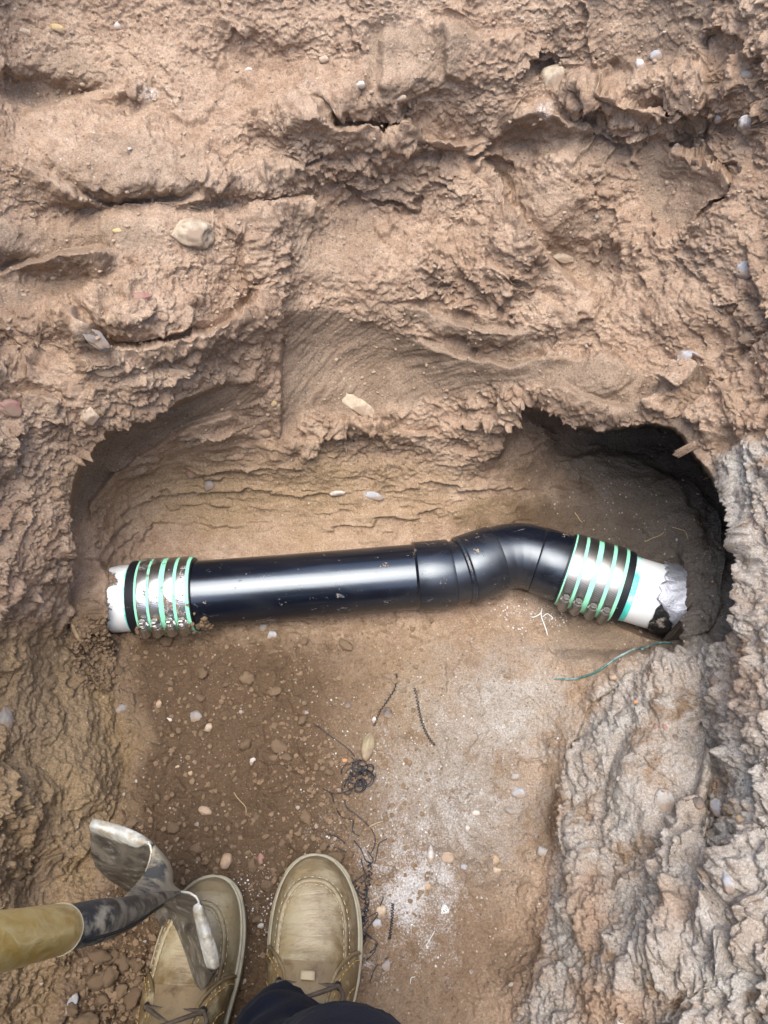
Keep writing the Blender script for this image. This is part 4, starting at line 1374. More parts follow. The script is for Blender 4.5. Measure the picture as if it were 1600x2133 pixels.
            dashes('stitching', [(mir(.19), .25), (mir(.20), .45), (mir(.19), .56), (mir(.10), .59)], M_GOLD, .0042)
            for k in (.59, .52, .45):
                c = s.S(mir(.315), k, .0036); n1 = (s.S(mir(.315), k, .01) - s.S(mir(.315), k, .0)).normalized()
                t1 = n1.orthogonal().normalized(); t2 = n1.cross(t1)
                ring = [c + (t1 * math.cos(a) + t2 * math.sin(a)) * .0034 for a in np.linspace(0, 2 * math.pi, 13)]
                v, f = sweep(ring, .0011, 6, caps=False)
                link_mesh('eyelet', v, f, M_EYE, sh, True, s.root)
        # tongue
        v, f = [], []
        kk = np.linspace(.14, .655, 18); nn = 10
        for k in kk:
            for i in range(nn + 1):
                u = .33 + .34 * i / nn
                v.append(s.S(u, float(k), .0012 + .004 * math.sin(math.pi * i / nn) * min(1, (.66 - k) / .05)))
        for j in range(len(kk) - 1):
            for i in range(nn):
                p = j * (nn + 1) + i
                f.append((p, p + 1, p + nn + 2, p + nn + 1)[::-1])
        link_mesh('tongue', v, f, M_TONG, sh, True, s.root)
        # laces, bar and crosses
        def lace(p, q, arch, r=.0021):
            a, b = s.S(*p, .005), s.S(*q, .005)
            m = (a + b) / 2 + Vector((0, 0, arch))
            v, f = sweep(smooth_path([a, a.lerp(m, .6) + Vector((0, 0, arch * .35)), m, b.lerp(m, .6) + Vector((0, 0, arch * .35)), b], 5), r, 8)
            link_mesh('lace', v, f, M_LACE, sh, True, s.root)
        lace((.315, .59), (.685, .59), .006)
        lace((.315, .59), (.685, .52), .008)
        lace((.685, .59), (.315, .52), .010)
        lace((.315, .52), (.685, .45), .008)
        lace((.685, .52), (.315, .45), .010)
        # pale tab of the tongue under the lowest lace
        v, f = [], []
        for k in () if s.side < 0 else (.60, .609, .618, .626):
            for u in (.475, .49, .51, .525):
                wd = 1 - .5 * sstep(.62, .64, k)
                v.append(s.S(.5 + (u - .5) * wd, k, .0085))
        if s.side > 0:
            for j in range(3):
                for i in range(3): f.append((j * 4 + i, j * 4 + i + 1, j * 4 + i + 5, j * 4 + i + 4)[::-1])
            o = link_mesh('tongue_tab', v, f, M_TAGM, sh, True, s.root)
            so = o.modifiers.new('thick', 'SOLIDIFY'); so.thickness = .002
        # loose lace end trailing to the side
        pts = smooth_path([s.S(.685, .59, .005), s.S(.70, .57, .012), s.S(.715, .55, .010), s.S(.735, .54, .006)], 5)
        v, f = sweep(pts, .0021, 8)
        link_mesh('lace', v, f, M_LACE, sh, True, s.root)

GZ = .004
toe_r, back_r = at_z(672, 1783, GZ + .03), at_z(648, 2040, GZ + .03)
toe_l, back_l = at_z(438, 1826, GZ + .03), at_z(388, 2133, GZ + .03)
person = empty('person', (toe_r.lerp(back_l, .5).x, -.06, 0), 'standing person in dusty brown work shoes and navy trousers, only feet and shins in view', 'person')
s_r = Shoe(toe_r, back_r, person, person, 'right shoe', 1)
s_l = Shoe(toe_l, back_l, person, person, 'left shoe, partly under the shovel', -1, .94)

def cloth():
    m, nt, b = new_mat('navy_cloth')
    co = obj_coord(nt)
    base = mixc(nt, ramp(nt, noise(nt, co, 25, 4), [(.3, 0), (.7, 1)]), (.003, .0045, .011), (.006, .009, .020))
    nt.links.new(base, b.inputs['Base Color'])
    b.inputs['Roughness'].default_value = .9
    b.inputs['Specular IOR Level'].default_value = .15
    b.inputs['Sheen Weight'].default_value = .03
    bump(nt, b, noise(nt, co, 600, 3), .4, .001)
    return m
def trousers():
    mb = MB()
    ar, al = s_r.P(0, .085, .085), s_l.P(0, .085, .085)
    hip = Vector((-.12, -.34, .82))
    legs = [([Vector((-.097, -.058, .075)), Vector((-.096, -.060, .10)), Vector((-.082, -.072, .15)), Vector((-.060, -.080, .20)), Vector((-.040, -.072, .26)), Vector((-.030, -.072, .33)), Vector((-.024, -.080, .40)), Vector((-.022, -.13, .50)), Vector((-.03, -.23, .66)), hip + Vector((.08, 0, 0))],
             [.050, .049, .044, .043, .052, .054, .056, .066, .082, .10]),
            ([Vector((-.183, -.118, .075)), Vector((-.184, -.12, .10)), Vector((-.190, -.135, .17)), Vector((-.20, -.15, .25)), Vector((-.21, -.16, .36)), Vector((-.21, -.17, .46)), Vector((-.205, -.22, .60)), hip + Vector((-.09, 0, 0))],
             [.058, .057, .055, .060, .062, .066, .080, .10])]
    for pts, rad in legs:
        pp = smooth_path(pts, 7)
        rr = np.interp(np.linspace(0, 1, len(pp)), np.linspace(0, 1, len(rad)), rad)
        v, f = sweep(pp, list(rr), 40)
        q = np.array([tuple(x) for x in v])
        n_ = fbm(q * np.array((14, 14, 26)) + 3, 3) + .5 * (1 - np.abs(fbm(q * np.array((9, 9, 44)) + 8, 2)) * 3)
        c = np.repeat(np.array([tuple(x) for x in pp]), 40, axis=0)
        d = q - c
        q = c + d * (.95 + .15 * n_)[:, None]
        mb.add([Vector(x) for x in q.tolist()], f)
    v, f = sweep([hip + Vector((0, -.02, -.10)), hip, hip + Vector((0, 0, .10)), hip + Vector((0, .01, .2))], [.13, .165, .165, .16], 40, shape=lambda a: 1)
    mb.add(v, f)
    mb.build('trousers', cloth(), person, person)
trousers()

# ------------------------------------------------------------------ stones set in the soil, each one of its own
def stone_mat(name, a, b_, c=None, rough=.75, scale=50):
    m, nt, b = new_mat(name)
    co = obj_coord(nt)
    base = mixc(nt, ramp(nt, noise(nt, co, scale, 6, .6, .4), [(.35, 0), (.65, 1)]), a, b_)
    if c: base = mixc(nt, ramp(nt, noise(nt, co, scale * 1.7, 5, .6), [(.55, 0), (.66, 1)]), base, c)
    base = mixc(nt, ramp(nt, noise(nt, co, 35, 6, .7), [(.40, 0), (.55, .88)]), base, (.25, .175, .118))
    nt.links.new(base, b.inputs['Base Color'])
    b.inputs['Roughness'].default_value = rough
    bump(nt, b, noise(nt, co, scale * 4, 5, .6), .4, .0015)
    return m
SM = {
    'cream': stone_mat('cream_stone', (.43, .36, .25), (.56, .49, .37)), 'buff': stone_mat('buff_stone', (.42, .33, .23), (.55, .46, .35)),
    'white': stone_mat('white_stone', (.50, .48, .44), (.64, .62, .58)), 'bluish': stone_mat('blue_grey_stone', (.28, .30, .33), (.48, .50, .51)),
    'grey': stone_mat('grey_stone', (.20, .20, .19), (.34, .33, .31)), 'dark': stone_mat('dark_stone', (.055, .05, .05), (.13, .12, .12)),
    'red': stone_mat('reddish_stone', (.24, .10, .085), (.38, .22, .18), (.45, .38, .33)), 'tan': stone_mat('tan_stone', (.40, .28, .17), (.50, .38, .25)),
    'yellow': stone_mat('yellow_stone', (.48, .34, .13), (.58, .45, .22)), 'olive': stone_mat('olive_stone', (.30, .26, .15), (.46, .41, .26)),
    'speckled': stone_mat('speckled_stone', (.30, .29, .27), (.44, .43, .40), (.07, .07, .07), scale=120), 'orange': stone_mat('orange_chip', (.55, .22, .08), (.65, .33, .12)),
    'clod': M_CLOD_WALL, 'damp': M_CLOD,
}
_sn = [0]
def stone(px, py, w, h, mat, label, name='stone', rot=0.0, deep=.6, sink=.5, angular=.36, group='stones bedded in the pit soil', cat=None):
    """w, h as seen in pixels; deep = thickness against the smaller of the two"""
    _sn[0] += 1
    p, n = hit(px, py)
    dpt = (p - Vector((0, 0, CAM_H))).dot(Vector((0, st, -ct)))
    sx, sy = w * dpt / FPX / 2, h * dpt / FPX / 2
    sz = min(sx, sy) * deep
    view = (Vector((0, 0, CAM_H)) - p).normalized()
    zax = (view * .6 + n * .6).normalized()
    xax = Vector((1, 0, 0)); xax = (xax - zax * xax.dot(zax)).normalized(); yax = zax.cross(xax)
    c, s_ = math.cos(D(rot)), math.sin(D(rot))
    xa, ya = xax * c + yax * s_, yax * c - xax * s_
    bm = bmesh.new()
    bmesh.ops.create_icosphere(bm, subdivisions=4 if w * h > 1200 else 3, radius=1)
    q = np.array([v.co[:] for v in bm.verts], np.float32)
    f = [tuple(x.index for x in fc.verts) for fc in bm.faces]
    bm.free()
    k = 1 + angular * fbm(q * 1.1 + _sn[0] * 3.7, 3) + angular * .35 * perlin(q * 3.1 + _sn[0])
    fa = np.abs(perlin(q * .9 + _sn[0] * 9.1))
    q = q * (k - angular * .5 * fa)[:, None]
    rs = np.random.default_rng(_sn[0])
    for _ in range(int(4 + angular * 22)):
        nn_ = rs.normal(size=3); nn_ /= np.linalg.norm(nn_)
        lim = rs.uniform(.62, .92)
        dd_ = q @ nn_ - lim
        q = q - np.clip(dd_, 0, None)[:, None] * nn_ * .92
    ctr = p + n * (sz * (1 - 2 * sink) * .5)
    vs = [Vector((xa * (float(a) * sx) + ya * (float(b) * sy) + zax * (float(d) * sz))) for a, b, d in q]
    o = link_mesh(name, vs, f, SM[mat] if isinstance(mat, str) else mat)
    o.location = ctr
    return tag(o, label, cat or ('clod' if name == 'clod' else 'stone'), group)

stone(395, 485, 104, 78, 'cream', 'large jagged cream rock jutting from the left part of the wall', rot=10, angular=.45, deep=.8)
stone(187, 858, 42, 46, 'buff', 'buff rounded stone on the slope just above the left arch', angular=.35)
stone(1160, 162, 66, 62, 'cream', 'big round tan and white cobble high in the right wall', angular=.25)
stone(1548, 560, 56, 42, 'bluish', 'white and blue-grey stone near the right edge below the spade cut', rot=15)
stone(1175, 535, 56, 24, 'cream', 'flat cream stone tucked under the diagonal crumbly ledge', rot=-8)
stone(1440, 747, 62, 30, 'bluish', 'oblong grey-white stone above the mouth of the right cavity', rot=-22)
stone(1555, 703, 56, 28, 'tan', 'tan oblong stone at the right edge above the grey-white oblong one', rot=15)
stone(1580, 242, 40, 42, 'white', 'round white stone at the far upper right edge of the wall')
stone(1504, 237, 18, 24, 'bluish', 'small blue-grey pebble left of the round white stone')
stone(1366, 118, 30, 28, 'bluish', 'pale blue-white pebble near the top right of the wall')
stone(1334, 138, 20, 34, 'white', 'narrow white chip beside the pale blue-white pebble', rot=10)
stone(1560, 155, 34, 26, 'grey', 'grey stone half buried at the upper right edge')
stone(288, 620, 58, 26, 'red', 'dark red and pink stone in the left ledge', rot=20, angular=.4)
stone(18, 848, 56, 40, 'red', 'reddish flat stone cut off by the left edge of the photo', rot=-20)
stone(247, 486, 24, 15, 'yellow', 'yellow pebble left of the large jagged cream rock', rot=10)
stone(58, 64, 36, 16, 'buff', 'buff flat pebble at the top left corner', rot=-10)
stone(122, 61, 36, 18, 'yellow', 'yellowish flat pebble right of the buff one at the top left', rot=-25)
stone(241, 50, 16, 20, 'white', 'small white pebble near the top left', rot=30)
stone(678, 131, 24, 18, 'buff', 'round pale pebble at the top middle of the wall')
stone(518, 143, 16, 14, 'white', 'tiny white pebble left of the round pale pebble')
stone(832, 197, 26, 18, 'buff', 'flat buff pebble on the ledge at the top middle')
stone(752, 190, 20, 18, 'white', 'white crumb at the tip of the overhanging lip')
stone(435, 1014, 26, 36, 'grey', 'grey knob of stone poking from the layered back wall', angular=.35)
stone(397, 994, 22, 17, 'red', 'pinkish pebble beside the grey knob in the back wall')
stone(706, 1028, 38, 13, 'white', 'white flake in the back wall above the pipe', rot=8, angular=.4)
stone(779, 1036, 56, 18, 'bluish', 'pale grey flat stone right of the white flake in the back wall', rot=-12)
stone(745, 845, 120, 34, 'cream', 'long pale stone scar curving along the smooth cut panel', rot=-35, deep=.5, sink=.3)
stone(570, 842, 16, 16, 'yellow', 'small yellow pebble at the corner of the smooth cut panel')
stone(550, 900, 34, 22, 'tan', 'orange-tan stone at the right end of the left arch', rot=-20)
stone(400, 915, 20, 12, 'white', 'white chip in the scooped band under the left arch', rot=15)
stone(765, 1555, 29, 58, 'olive', 'smooth olive-yellow oval pebble on the floor above the curly black shavings', rot=-8, angular=.12, deep=.9, sink=.05)
stone(410, 1494, 33, 25, 'grey', 'grey pebble with pale rim on the brown floor left of centre', rot=-15, deep=.8)
stone(436, 1517, 18, 19, 'buff', 'small buff pebble touching the grey one on the brown floor', rot=0)
stone(332, 1467, 13, 20, 'tan', 'small tan pebble standing on the brown floor left of the grey one')
stone(356, 1500, 22, 10, 'white', 'curved white chip on the brown floor', rot=-30)
stone(525, 1583, 15, 21, 'white', 'white pebble alone in the middle of the brown floor', rot=-12, deep=.9)
stone(370, 1598, 11, 10, 'buff', 'tiny buff pebble on the floor above the shovel')
stone(398, 1612, 12, 11, 'tan', 'tiny tan pebble right of the tiny buff one')
stone(723, 1467, 18, 15, 'dark', 'dark blue-grey chip on the floor left of the short black strand')
stone(808, 1486, 24, 28, 'dark', 'dark grey round pebble under the short black strand')
stone(780, 1499, 10, 17, 'white', 'thin white pebble above the olive-yellow oval pebble')
stone(550, 1310, 18, 26, 'grey', 'dark grey stone against the underside of the black pipe')
stone(568, 1326, 24, 22, 'bluish', 'pale stone beside the dark grey one under the pipe')
stone(1080, 1652, 36, 22, 'bluish', 'blue-grey oval pebble at the foot of the grey bank', rot=-20, angular=.12, sink=.05)
stone(1071, 1619, 22, 18, 'speckled', 'pale pebble just above the blue-grey oval one')
stone(1064, 1690, 30, 16, 'grey', 'grey half-buried pebble below the blue-grey oval one', rot=-20)
stone(893, 1783, 19, 38, 'white', 'oblong white stone in the white dust', angular=.2, deep=.9, sink=.05)
stone(889, 1848, 15, 22, 'tan', 'brown pebble below the oblong white stone in the dust', rot=-20)
stone(930, 1785, 40, 26, 'clod', 'brown flat stone right of the oblong white stone')
stone(966, 1808, 18, 16, 'bluish', 'pale blue-grey chip in the dust')
stone(1030, 1791, 26, 23, 'tan', 'upper of two tan pebbles beside the dust', angular=.35)
stone(1033, 1813, 22, 17, 'buff', 'lower of two tan pebbles beside the dust', angular=.35)
stone(993, 1693, 18, 16, 'white', 'white pebble at the upper edge of the dust')
stone(975, 1726, 10, 18, 'white', 'slim white chip below the white pebble in the dust')
stone(543, 1789, 17, 27, 'red', 'pinkish tan pebble between the shovel and the right shoe', deep=.9)
stone(473, 1793, 27, 36, 'tan', 'brown rounded pebble above the left shoe', rot=-20)
stone(794, 1897, 25, 27, 'buff', 'buff angular stone right of the right shoe', angular=.45)
stone(783, 1923, 28, 22, 'bluish', 'white chip tangled in black strands beside the right shoe', angular=.45)
stone(545, 1930, 15, 12, 'white', 'white chip between the two shoes')
stone(803, 2010, 24, 28, 'grey', 'grey stone low on the floor right of the right shoe')
stone(1131, 1778, 30, 28, 'speckled', 'dark spotted stone on the brown slope of the bank')
stone(1383, 1667, 44, 50, 'speckled', 'round speckled grey cobble set in the smooth face of the bank', angular=.14, deep=.55, sink=.1)
stone(1487, 1470, 18, 48, 'speckled', 'long dark speckled pebble upright in the bank groove', rot=5)
stone(1520, 1420, 30, 30, 'dark', 'dark grey rounded stone at the top of the bank groove')
stone(1492, 1640, 15, 44, 'red', 'slim dark red pebble lower in the bank groove', rot=-12)
stone(1455, 1698, 26, 28, 'dark', 'dark brown-grey pebble at the lower end of the bank groove')
stone(1243, 1533, 13, 20, 'speckled', 'small grey pebble on the edge of the bank', rot=10)
stone(1284, 1411, 30, 13, 'tan', 'tan flat stone on top of the bank below the green cord', rot=5)
stone(1331, 1471, 13, 11, 'orange', 'tiny orange-red chip in the top of the bank')
stone(1290, 1495, 26, 12, 'dark', 'dark sliver of stone in the top of the bank', rot=25)
stone(1368, 1518, 12, 19, 'red', 'left dark red pebble of a pair in the bank face')
stone(1384, 1522, 12, 13, 'red', 'right dark red pebble of a pair in the bank face')
stone(1404, 1541, 15, 17, 'dark', 'small black pebble right of the dark red pair')
stone(1160, 1640, 12, 20, 'cream', 'cream pebble at the cracked foot of the bank')
stone(1515, 1152, 18, 16, 'dark', 'dark pebble in the shaded side of the right cavity')
stone(1526, 1088, 30, 26, 'dark', 'dark reddish stone higher in the shaded side of the right cavity')
stone(1478, 1335, 18, 14, 'dark', 'small dark pebble low in the right cavity')
stone(1520, 1690, 30, 46, 'bluish', 'pale upright stone beside the groove of the right bank')
stone(1555, 1720, 30, 36, 'tan', 'rusty tan stone at the right edge of the bank')
stone(1560, 1845, 34, 46, 'bluish', 'blue-grey stone in the lumpy right bank')
stone(1480, 1880, 18, 44, 'bluish', 'slim pale stone in the lumpy right bank', rot=-15)
stone(1280, 1908, 22, 16, 'grey', 'grey pebble in the middle of the lumpy bank')
stone(1315, 2128, 30, 30, 'white', 'white stone at the very bottom of the bank')
stone(150, 2092, 24, 44, 'bluish', 'pale grey stone at the lower left below the handle', rot=-15)
stone(82, 2046, 10, 10, 'white', 'tiny white pebble under the shovel handle')
stone(20, 1500, 36, 60, 'grey', 'grey stone patch in the left bank', deep=.4, sink=.3)
stone(252, 1480, 26, 24, 'grey', 'grey stone at the edge of the left bank')
stone(718, 1585, 14, 12, 'orange', 'orange chip left of the curly black shavings')
stone(228, 784, 78, 24, 'clod', 'flat dry clod at the left end of the wall shelf', name='clod', rot=-18, angular=.5, group='dry clods on the wall shelf')
stone(366, 766, 62, 22, 'clod', 'flat dry clod at the right end of the wall shelf', name='clod', rot=-20, angular=.5, group='dry clods on the wall shelf')
stone(283, 772, 26, 16, 'clod', 'small dry clod between the two flat ones on the shelf', name='clod', angular=.5, group='dry clods on the wall shelf')
stone(190, 705, 84, 40, 'grey', 'grey angular slab under the left overhang', name='stone', rot=-28, angular=.4, deep=.35)
stone(430, 1690, 34, 20, 'clod', 'pale crumbling clod above the shovel', name='clod', rot=-20, angular=.5, group='pale clods on the floor')

# loose clods of earth on the floor: alike, one group
clod_meshes = []
for k in range(8):
    v, f = blob((0, 0, 0), 1.0, 3, (1, .85, .6), .0, k)
    q = np.array([tuple(x) for x in v], np.float32)
    q *= (1 + .6 * fbm(q * 1.3 + k * 5, 3) + .28 * fbm(q * 4.5 + k * 3, 3, .6))[:, None]
    me = bpy.data.meshes.new('clod'); me.from_pydata(q.tolist(), [], f); me.materials.append(M_CLOD)
    for p_ in me.polygons: p_.use_smooth = True
    clod_meshes.append(me)
def loose(n, pick, rlo, rhi):
    made = 0
    for _ in range(n * 12):
        if made >= n: break
        x, y = pick()
        if not (0 < x < 1600 and 1290 < y < 2133): continue
        if poly_sd(floor_poly, np.array([x]), np.array([y]))[0] < 8: continue
        p, nn = hit(x, y)
        if any((p - q_).length < .012 for q_ in taken): continue
        o = bpy.data.objects.new('clod', random.choice(clod_meshes))
        r = random.uniform(0, 1) ** 2 * (rhi - rlo) + rlo
        o.location = p + Vector((0, 0, r * .25)); o.scale = (r, r * random.uniform(.7, 1), r * random.uniform(.6, 1))
        o.rotation_euler = (random.uniform(-.3, .3), random.uniform(-.3, .3), random.uniform(0, 6.28))
        COL.objects.link(o)
        tag(o, 'loose crumbly brown clod lying on the dark soil of the pit floor', 'clod', 'loose clods on the pit floor')
        taken.append(p); made += 1
taken = []
loose(70, lambda: (random.uniform(225, 760), random.uniform(1310, 1960)), .004, .011)
loose(24, lambda: (random.uniform(150, 330), random.uniform(1990, 2130)), .004, .014)

# crumbs and grit nobody could count: real grains joined into one object each
def scatter(name, n, pick, rlo, rhi, mat, sub=0):
    mb_v, mb_f = [], []
    bm = bmesh.new(); bmesh.ops.create_icosphere(bm, subdivisions=1, radius=1)
    base = np.array([v.co[:] for v in bm.verts]); faces = [[x.index for x in fc.verts] for fc in bm.faces]; bm.free()
    base_f = np.array(faces)
    V, F = [], []
    k = 0
    while k < n:
        x, y = pick()
        if not (-40 < x < 1640 and -40 < y < 2170): continue
        p, nn = hit(x, y)
        r = rlo + (rhi - rlo) * random.random() ** 3
        q = base * (np.array([1, random.uniform(.6, 1), random.uniform(.5, .9)]) * r) * rng.uniform(.7, 1.25, (len(base), 1))
        a = random.uniform(0, 6.28)
        q = q @ np.array([[math.cos(a), -math.sin(a), 0], [math.sin(a), math.cos(a), 0], [0, 0, 1]])
        V.append(q + np.array(p + nn * r * .2)); F.append(base_f + k * len(base)); k += 1
    V = np.concatenate(V); F = np.concatenate(F)
    me = bpy.data.meshes.new(name); me.from_pydata(V.tolist(), [], F.tolist()); me.materials.append(mat)
    o = bpy.data.objects.new(name, me); COL.objects.link(o)
    tag(o, kind='stuff')
    return o
def on_floor():
    return random.uniform(215, 820), random.uniform(1290, 2000)
scatter('soil_crumbs', 5200, lambda: random.choice([on_floor(), on_floor(), (random.gauss(260, 60), random.gauss(2060, 60)), (random.uniform(140, 240), random.uniform(1280, 1440)), (random.uniform(600, 900), random.uniform(1290, 2100))]), .0008, .0042, M_CLOD)
scatter('wall_crumbs', 1800, lambda: (random.uniform(0, 1600), random.uniform(0, 900)), .0008, .0036, M_CLOD_WALL)
M_CHIP = stone_mat('plaster_chips', (.62, .62, .60), (.78, .78, .76), rough=.85)
def dusty():
    return random.choice([(random.gauss(880, 60), random.gauss(1840, 110)), (random.gauss(760, 70), random.gauss(1690, 120)), (random.gauss(940, 80), random.gauss(1640, 120)), (random.gauss(800, 90), random.gauss(1560, 90)), (random.gauss(1100, 50), random.gauss(1285, 16)), (random.gauss(540, 40), random.gauss(1870, 60))])
scatter('plaster_chips', 1500, dusty, .0004, .0017, M_CHIP)
M_GRIT = stone_mat('grit', (.30, .27, .24), (.46, .42, .37), (.10, .09, .08))
scatter('grit', 700, lambda: random.choice([(random.uniform(0, 1600), random.uniform(0, 1100)), (random.uniform(1150, 1640), random.uniform(1000, 2133)), (random.uniform(230, 1150), random.uniform(1300, 2133))]), .0008, .0034, M_GRIT)

# ------------------------------------------------------------------ strands, cord, twig
def laid(pts, lift=.0015, n=6):
    """polyline of picture points laid on the soil"""
    P = []
    Q_ = [Vector((x, y, 0)) for x, y in pts]
    for q in smooth_path(Q_, n):
        p, nn = hit(q.x, q.y)
        P.append(p)
    S = [sum((P[max(0, min(len(P) - 1, i + d))] for d in (-2, -1, 0, 1, 2)), Vector()) / 5 for i in range(len(P))]
    return [Vector((s.x, s.y, s.z * .6 + p.z * .4 + lift * .7)) for s, p in zip(S, P)]
M_STR = coated('black_shaving', (.012, .014, .020), .4, var=.4, vscale=80)
def coil(path, amp, turns):
    """wind a springy strand round a laid path"""
    pts, fr = frames(path)
    out = []
    n_ = len(pts) - 1
    for i in range(n_ * 5 + 1):
        k = i / 5; j = min(int(k), n_ - 1); q = pts[j].lerp(pts[j + 1], k - j)
        t, n, b = fr[j]
        a = 2 * math.pi * turns * i / (n_ * 5)
        out.append(q + n * (math.sin(a) * amp * .6 + amp * .5) + b * math.cos(a) * amp)
    return out
def strand(name, lines, r, mat, label, cat, group=None):
    mb_ = MB()
    for ln in lines:
        pts = ln
        mb_.add(*sweep(pts, r, 5))
    o = mb_.build(name, mat)
    return tag(o, label, cat, group)
G_STR = 'black plastic shavings on the floor'
strand('plastic_shaving', [coil(laid([(825, 1400), (823, 1430), (805, 1460), (788, 1485), (778, 1515)]), .0012, 18), laid([(825, 1400), (823, 1430), (806, 1458), (790, 1483)])], .00055, M_STR, 'short curved black strand above the olive-yellow oval pebble', 'shaving', G_STR)
strand('plastic_shaving', [coil(laid([(862, 1430), (870, 1470), (876, 1500), (888, 1530), (905, 1556)]), .0016, 22)], .00055, M_STR, 'twisted black strand right of the olive-yellow oval pebble', 'shaving', G_STR)
def loops(cx, cy, rads, seed):
    rr = random.Random(seed); L_ = []
    for (dx, dy, rx, ry) in rads:
        c, n = hit(cx + dx, cy + dy)
        s_ = .00057; ph = rr.uniform(0, 6); tl_ = rr.uniform(-.6, .6)
        L_.append([c + Vector((math.cos(a + ph) * rx * s_, math.sin(a + ph) * ry * s_, .003 + .0035 * math.sin(a * 1 + tl_) + .0016 * a / 6)) for a in np.linspace(0, 7.2, 36)])
    return L_
def curls(cx, cy, n, spread, seed):
    """springy shavings: each strand runs on in loops of uneven size"""
    q_ = random.Random(seed); out = []
    for _ in range(n):
        x, y = cx + q_.gauss(0, spread * .6), cy + q_.gauss(0, spread)
        c, nn = hit(x, y)
        a, pts_, z = q_.uniform(0, 6), [], .001
        pos = Vector((c.x, c.y, c.z + .001)); rad = q_.uniform(.003, .009); sgn_ = q_.choice((-1, 1))
        for k in range(int(q_.uniform(18, 46))):
            a += sgn_ * .0022 / rad; rad = min(.011, max(.0025, rad * q_.uniform(.82, 1.22)))
            if q_.random() < .06: sgn_ = -sgn_
            z = min(.010, max(.0004, z + q_.uniform(-.0012, .0013)))
            pos = pos + Vector((math.cos(a), math.sin(a), 0)) * .0022
            pts_.append(Vector((pos.x, pos.y, c.z + z)))
        out.append(pts_)
    return out
strand('plastic_shaving', curls(746, 1612, 13, 18, 4), .00065, M_STR, 'tangle of curly black shavings below the olive-yellow oval pebble', 'shaving', G_STR)
tang = [[(650, 1505), (690, 1535), (725, 1560), (748, 1590)], [(672, 1642), (690, 1652), (716, 1650), (735, 1640)], [(690, 1652), (698, 1680), (712, 1702), (735, 1707), (733, 1730), (750, 1742)], [(718, 1655), (720, 1680), (745, 1700), (770, 1722), (782, 1750), (772, 1778)],
        [(735, 1748), (752, 1770), (760, 1790), (775, 1800)], [(808, 1745), (790, 1755), (785, 1775), (780, 1800)], [(680, 1738), (700, 1742), (720, 1758)], [(676, 1763), (700, 1766), (722, 1775)]]
strand('plastic_shaving', [laid(p, .002, 8) for p in tang], .0006, M_STR, 'long thin black strands winding down from the curly tangle', 'shaving', G_STR)
rr = random.Random(11)
mesh_l = []
for k in range(13):
    x0 = 752 + rr.uniform(-8, 26); y0 = 1770 + k * 16
    pl = [(x0 + rr.uniform(-22, 22) - max(0, (y0 + j * 22 - 1850)) * .06, y0 + j * 22) for j in range(5)]
    mesh_l.append(laid(pl, .003, 6))
strand('plastic_shaving', mesh_l + [coil(laid([(765, 1790), (772, 1830), (758, 1860), (765, 1890), (752, 1925), (748, 1970), (742, 2010)]), .0022, 20)], .0006, M_STR, 'net of knotted black strands along the edge of the right shoe', 'shaving', G_STR)
strand('plastic_shaving', [coil(laid([(818, 1878), (815, 1920), (810, 1960)]), .0016, 14), laid([(815, 1990), (795, 2000), (778, 2018), (770, 2045)])], .00055, M_STR, 'loose twisted black strand in the white dust right of the net', 'shaving', G_STR)
M_WHT = coated('white_glue', (.72, .78, .76), .5, var=.1)
M_GRN = coated('green_cord', (.030, .105, .088), .6, var=.35, vscale=25, wear=((.33, .44, .44), .48, .62, 18))
pts = laid([(1150, 1416), (1185, 1415), (1222, 1408), (1255, 1390), (1285, 1370), (1320, 1352), (1352, 1345), (1400, 1338)], .004)
mb_ = MB(); mb_.add(*sweep(pts, list(np.interp(np.linspace(0, 1, len(pts)), [0, .1, .6, 1], [.0008, .0014, .0015, .0013])), 8)); mb_.add(*blob(pts[int(len(pts) * .78)], .003, 2, (1.4, 1, .8), .2, 5), 0)
tag(mb_.build('cord', M_GRN), 'green cord curving over the floor from the wrapped pipe end', 'cord')
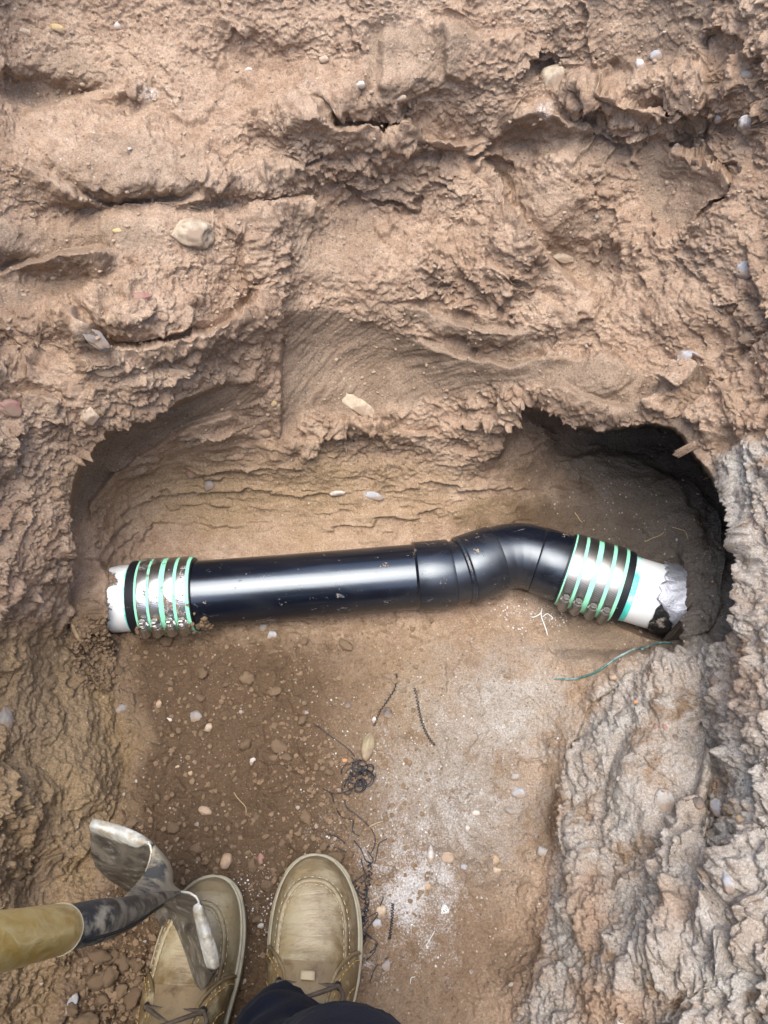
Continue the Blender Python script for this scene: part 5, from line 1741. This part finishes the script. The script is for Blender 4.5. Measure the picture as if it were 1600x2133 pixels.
strand('glue_string', [laid([(1128, 1268), (1124, 1282), (1130, 1298), (1134, 1312), (1140, 1326)], .002), laid([(1126, 1278), (1116, 1286), (1106, 1287)], .001), laid([(1128, 1288), (1137, 1281), (1146, 1285), (1150, 1292)], .001), laid([(1134, 1312), (1146, 1306), (1156, 1309)], .001)][:3], .0006, M_WHT, 'branching white string of glue on the floor below the right coupling', 'glue')
strand('thread', [laid([(925 + rr.uniform(-9, 9), 1893 + rr.uniform(-11, 11)) for _ in range(6)], .0015, 5) for _ in range(4)], .00035, M_WHT, 'small tuft of white thread in the dust', 'thread')
strand('thread', [laid([(905, 1935), (892, 1962), (886, 1968), (894, 1972)], .001)], .0003, M_WHT, 'white thread loop on the brown slope below the dust', 'thread')
strand('thread', [laid([(866, 2034), (856, 2036), (854, 2050)], .001)], .0003, M_WHT, 'short white hooked thread near the bottom edge', 'thread')
M_TWIG = coated('twig_bark', (.30, .21, .12), .8, var=.3, vscale=90, bumpy=.4)
tw = laid([(138, 1272), (150, 1292), (160, 1312), (172, 1335), (180, 1347)], .004)
tb = MB(); tb.add(*sweep(tw, list(np.linspace(.0022, .0032, len(tw))), 8))
for i in (4, 9, 14, 18):
    tb.add(*sweep([tw[i], tw[i] + Vector((random.uniform(-.012, .012), random.uniform(-.006, .010), .006))], [.0016, .0006], 6))
tag(tb.build('twig', M_TWIG), 'small broken brown twig in the hollow left of the pipe', 'twig')
M_STRAW = coated('straw', (.42, .31, .17), .8, var=.2)
for pts_, lab in [([(488, 1650), (500, 1668), (512, 1682), (514, 1696)], 'thin curved straw on the brown floor above the shoes'), ([(755, 1730), (778, 1716), (798, 1710)], 'straight straw lying across the black strands'),
                  ([(980, 1268), (988, 1282), (1000, 1298)], 'brown straw under the elbow of the pipe'), ([(1340, 1128), (1362, 1122), (1385, 1110)], 'pale rootlet in the back of the right cavity'),
                  ([(1400, 1100), (1425, 1110), (1434, 1130)], 'rootlet hanging by the wrapped pipe end'), ([(1196, 1066), (1206, 1080), (1214, 1088)], 'short rootlet on the back wall above the elbow'),
                  ([(1465, 1000), (1472, 992), (1482, 990)], 'white root end on the lip of the right cavity')]:
    o = strand('straw' if 'straw' in lab else 'rootlet', [laid(pts_, .002)], .00055, M_STRAW, lab, 'straw' if 'straw' in lab else 'root')
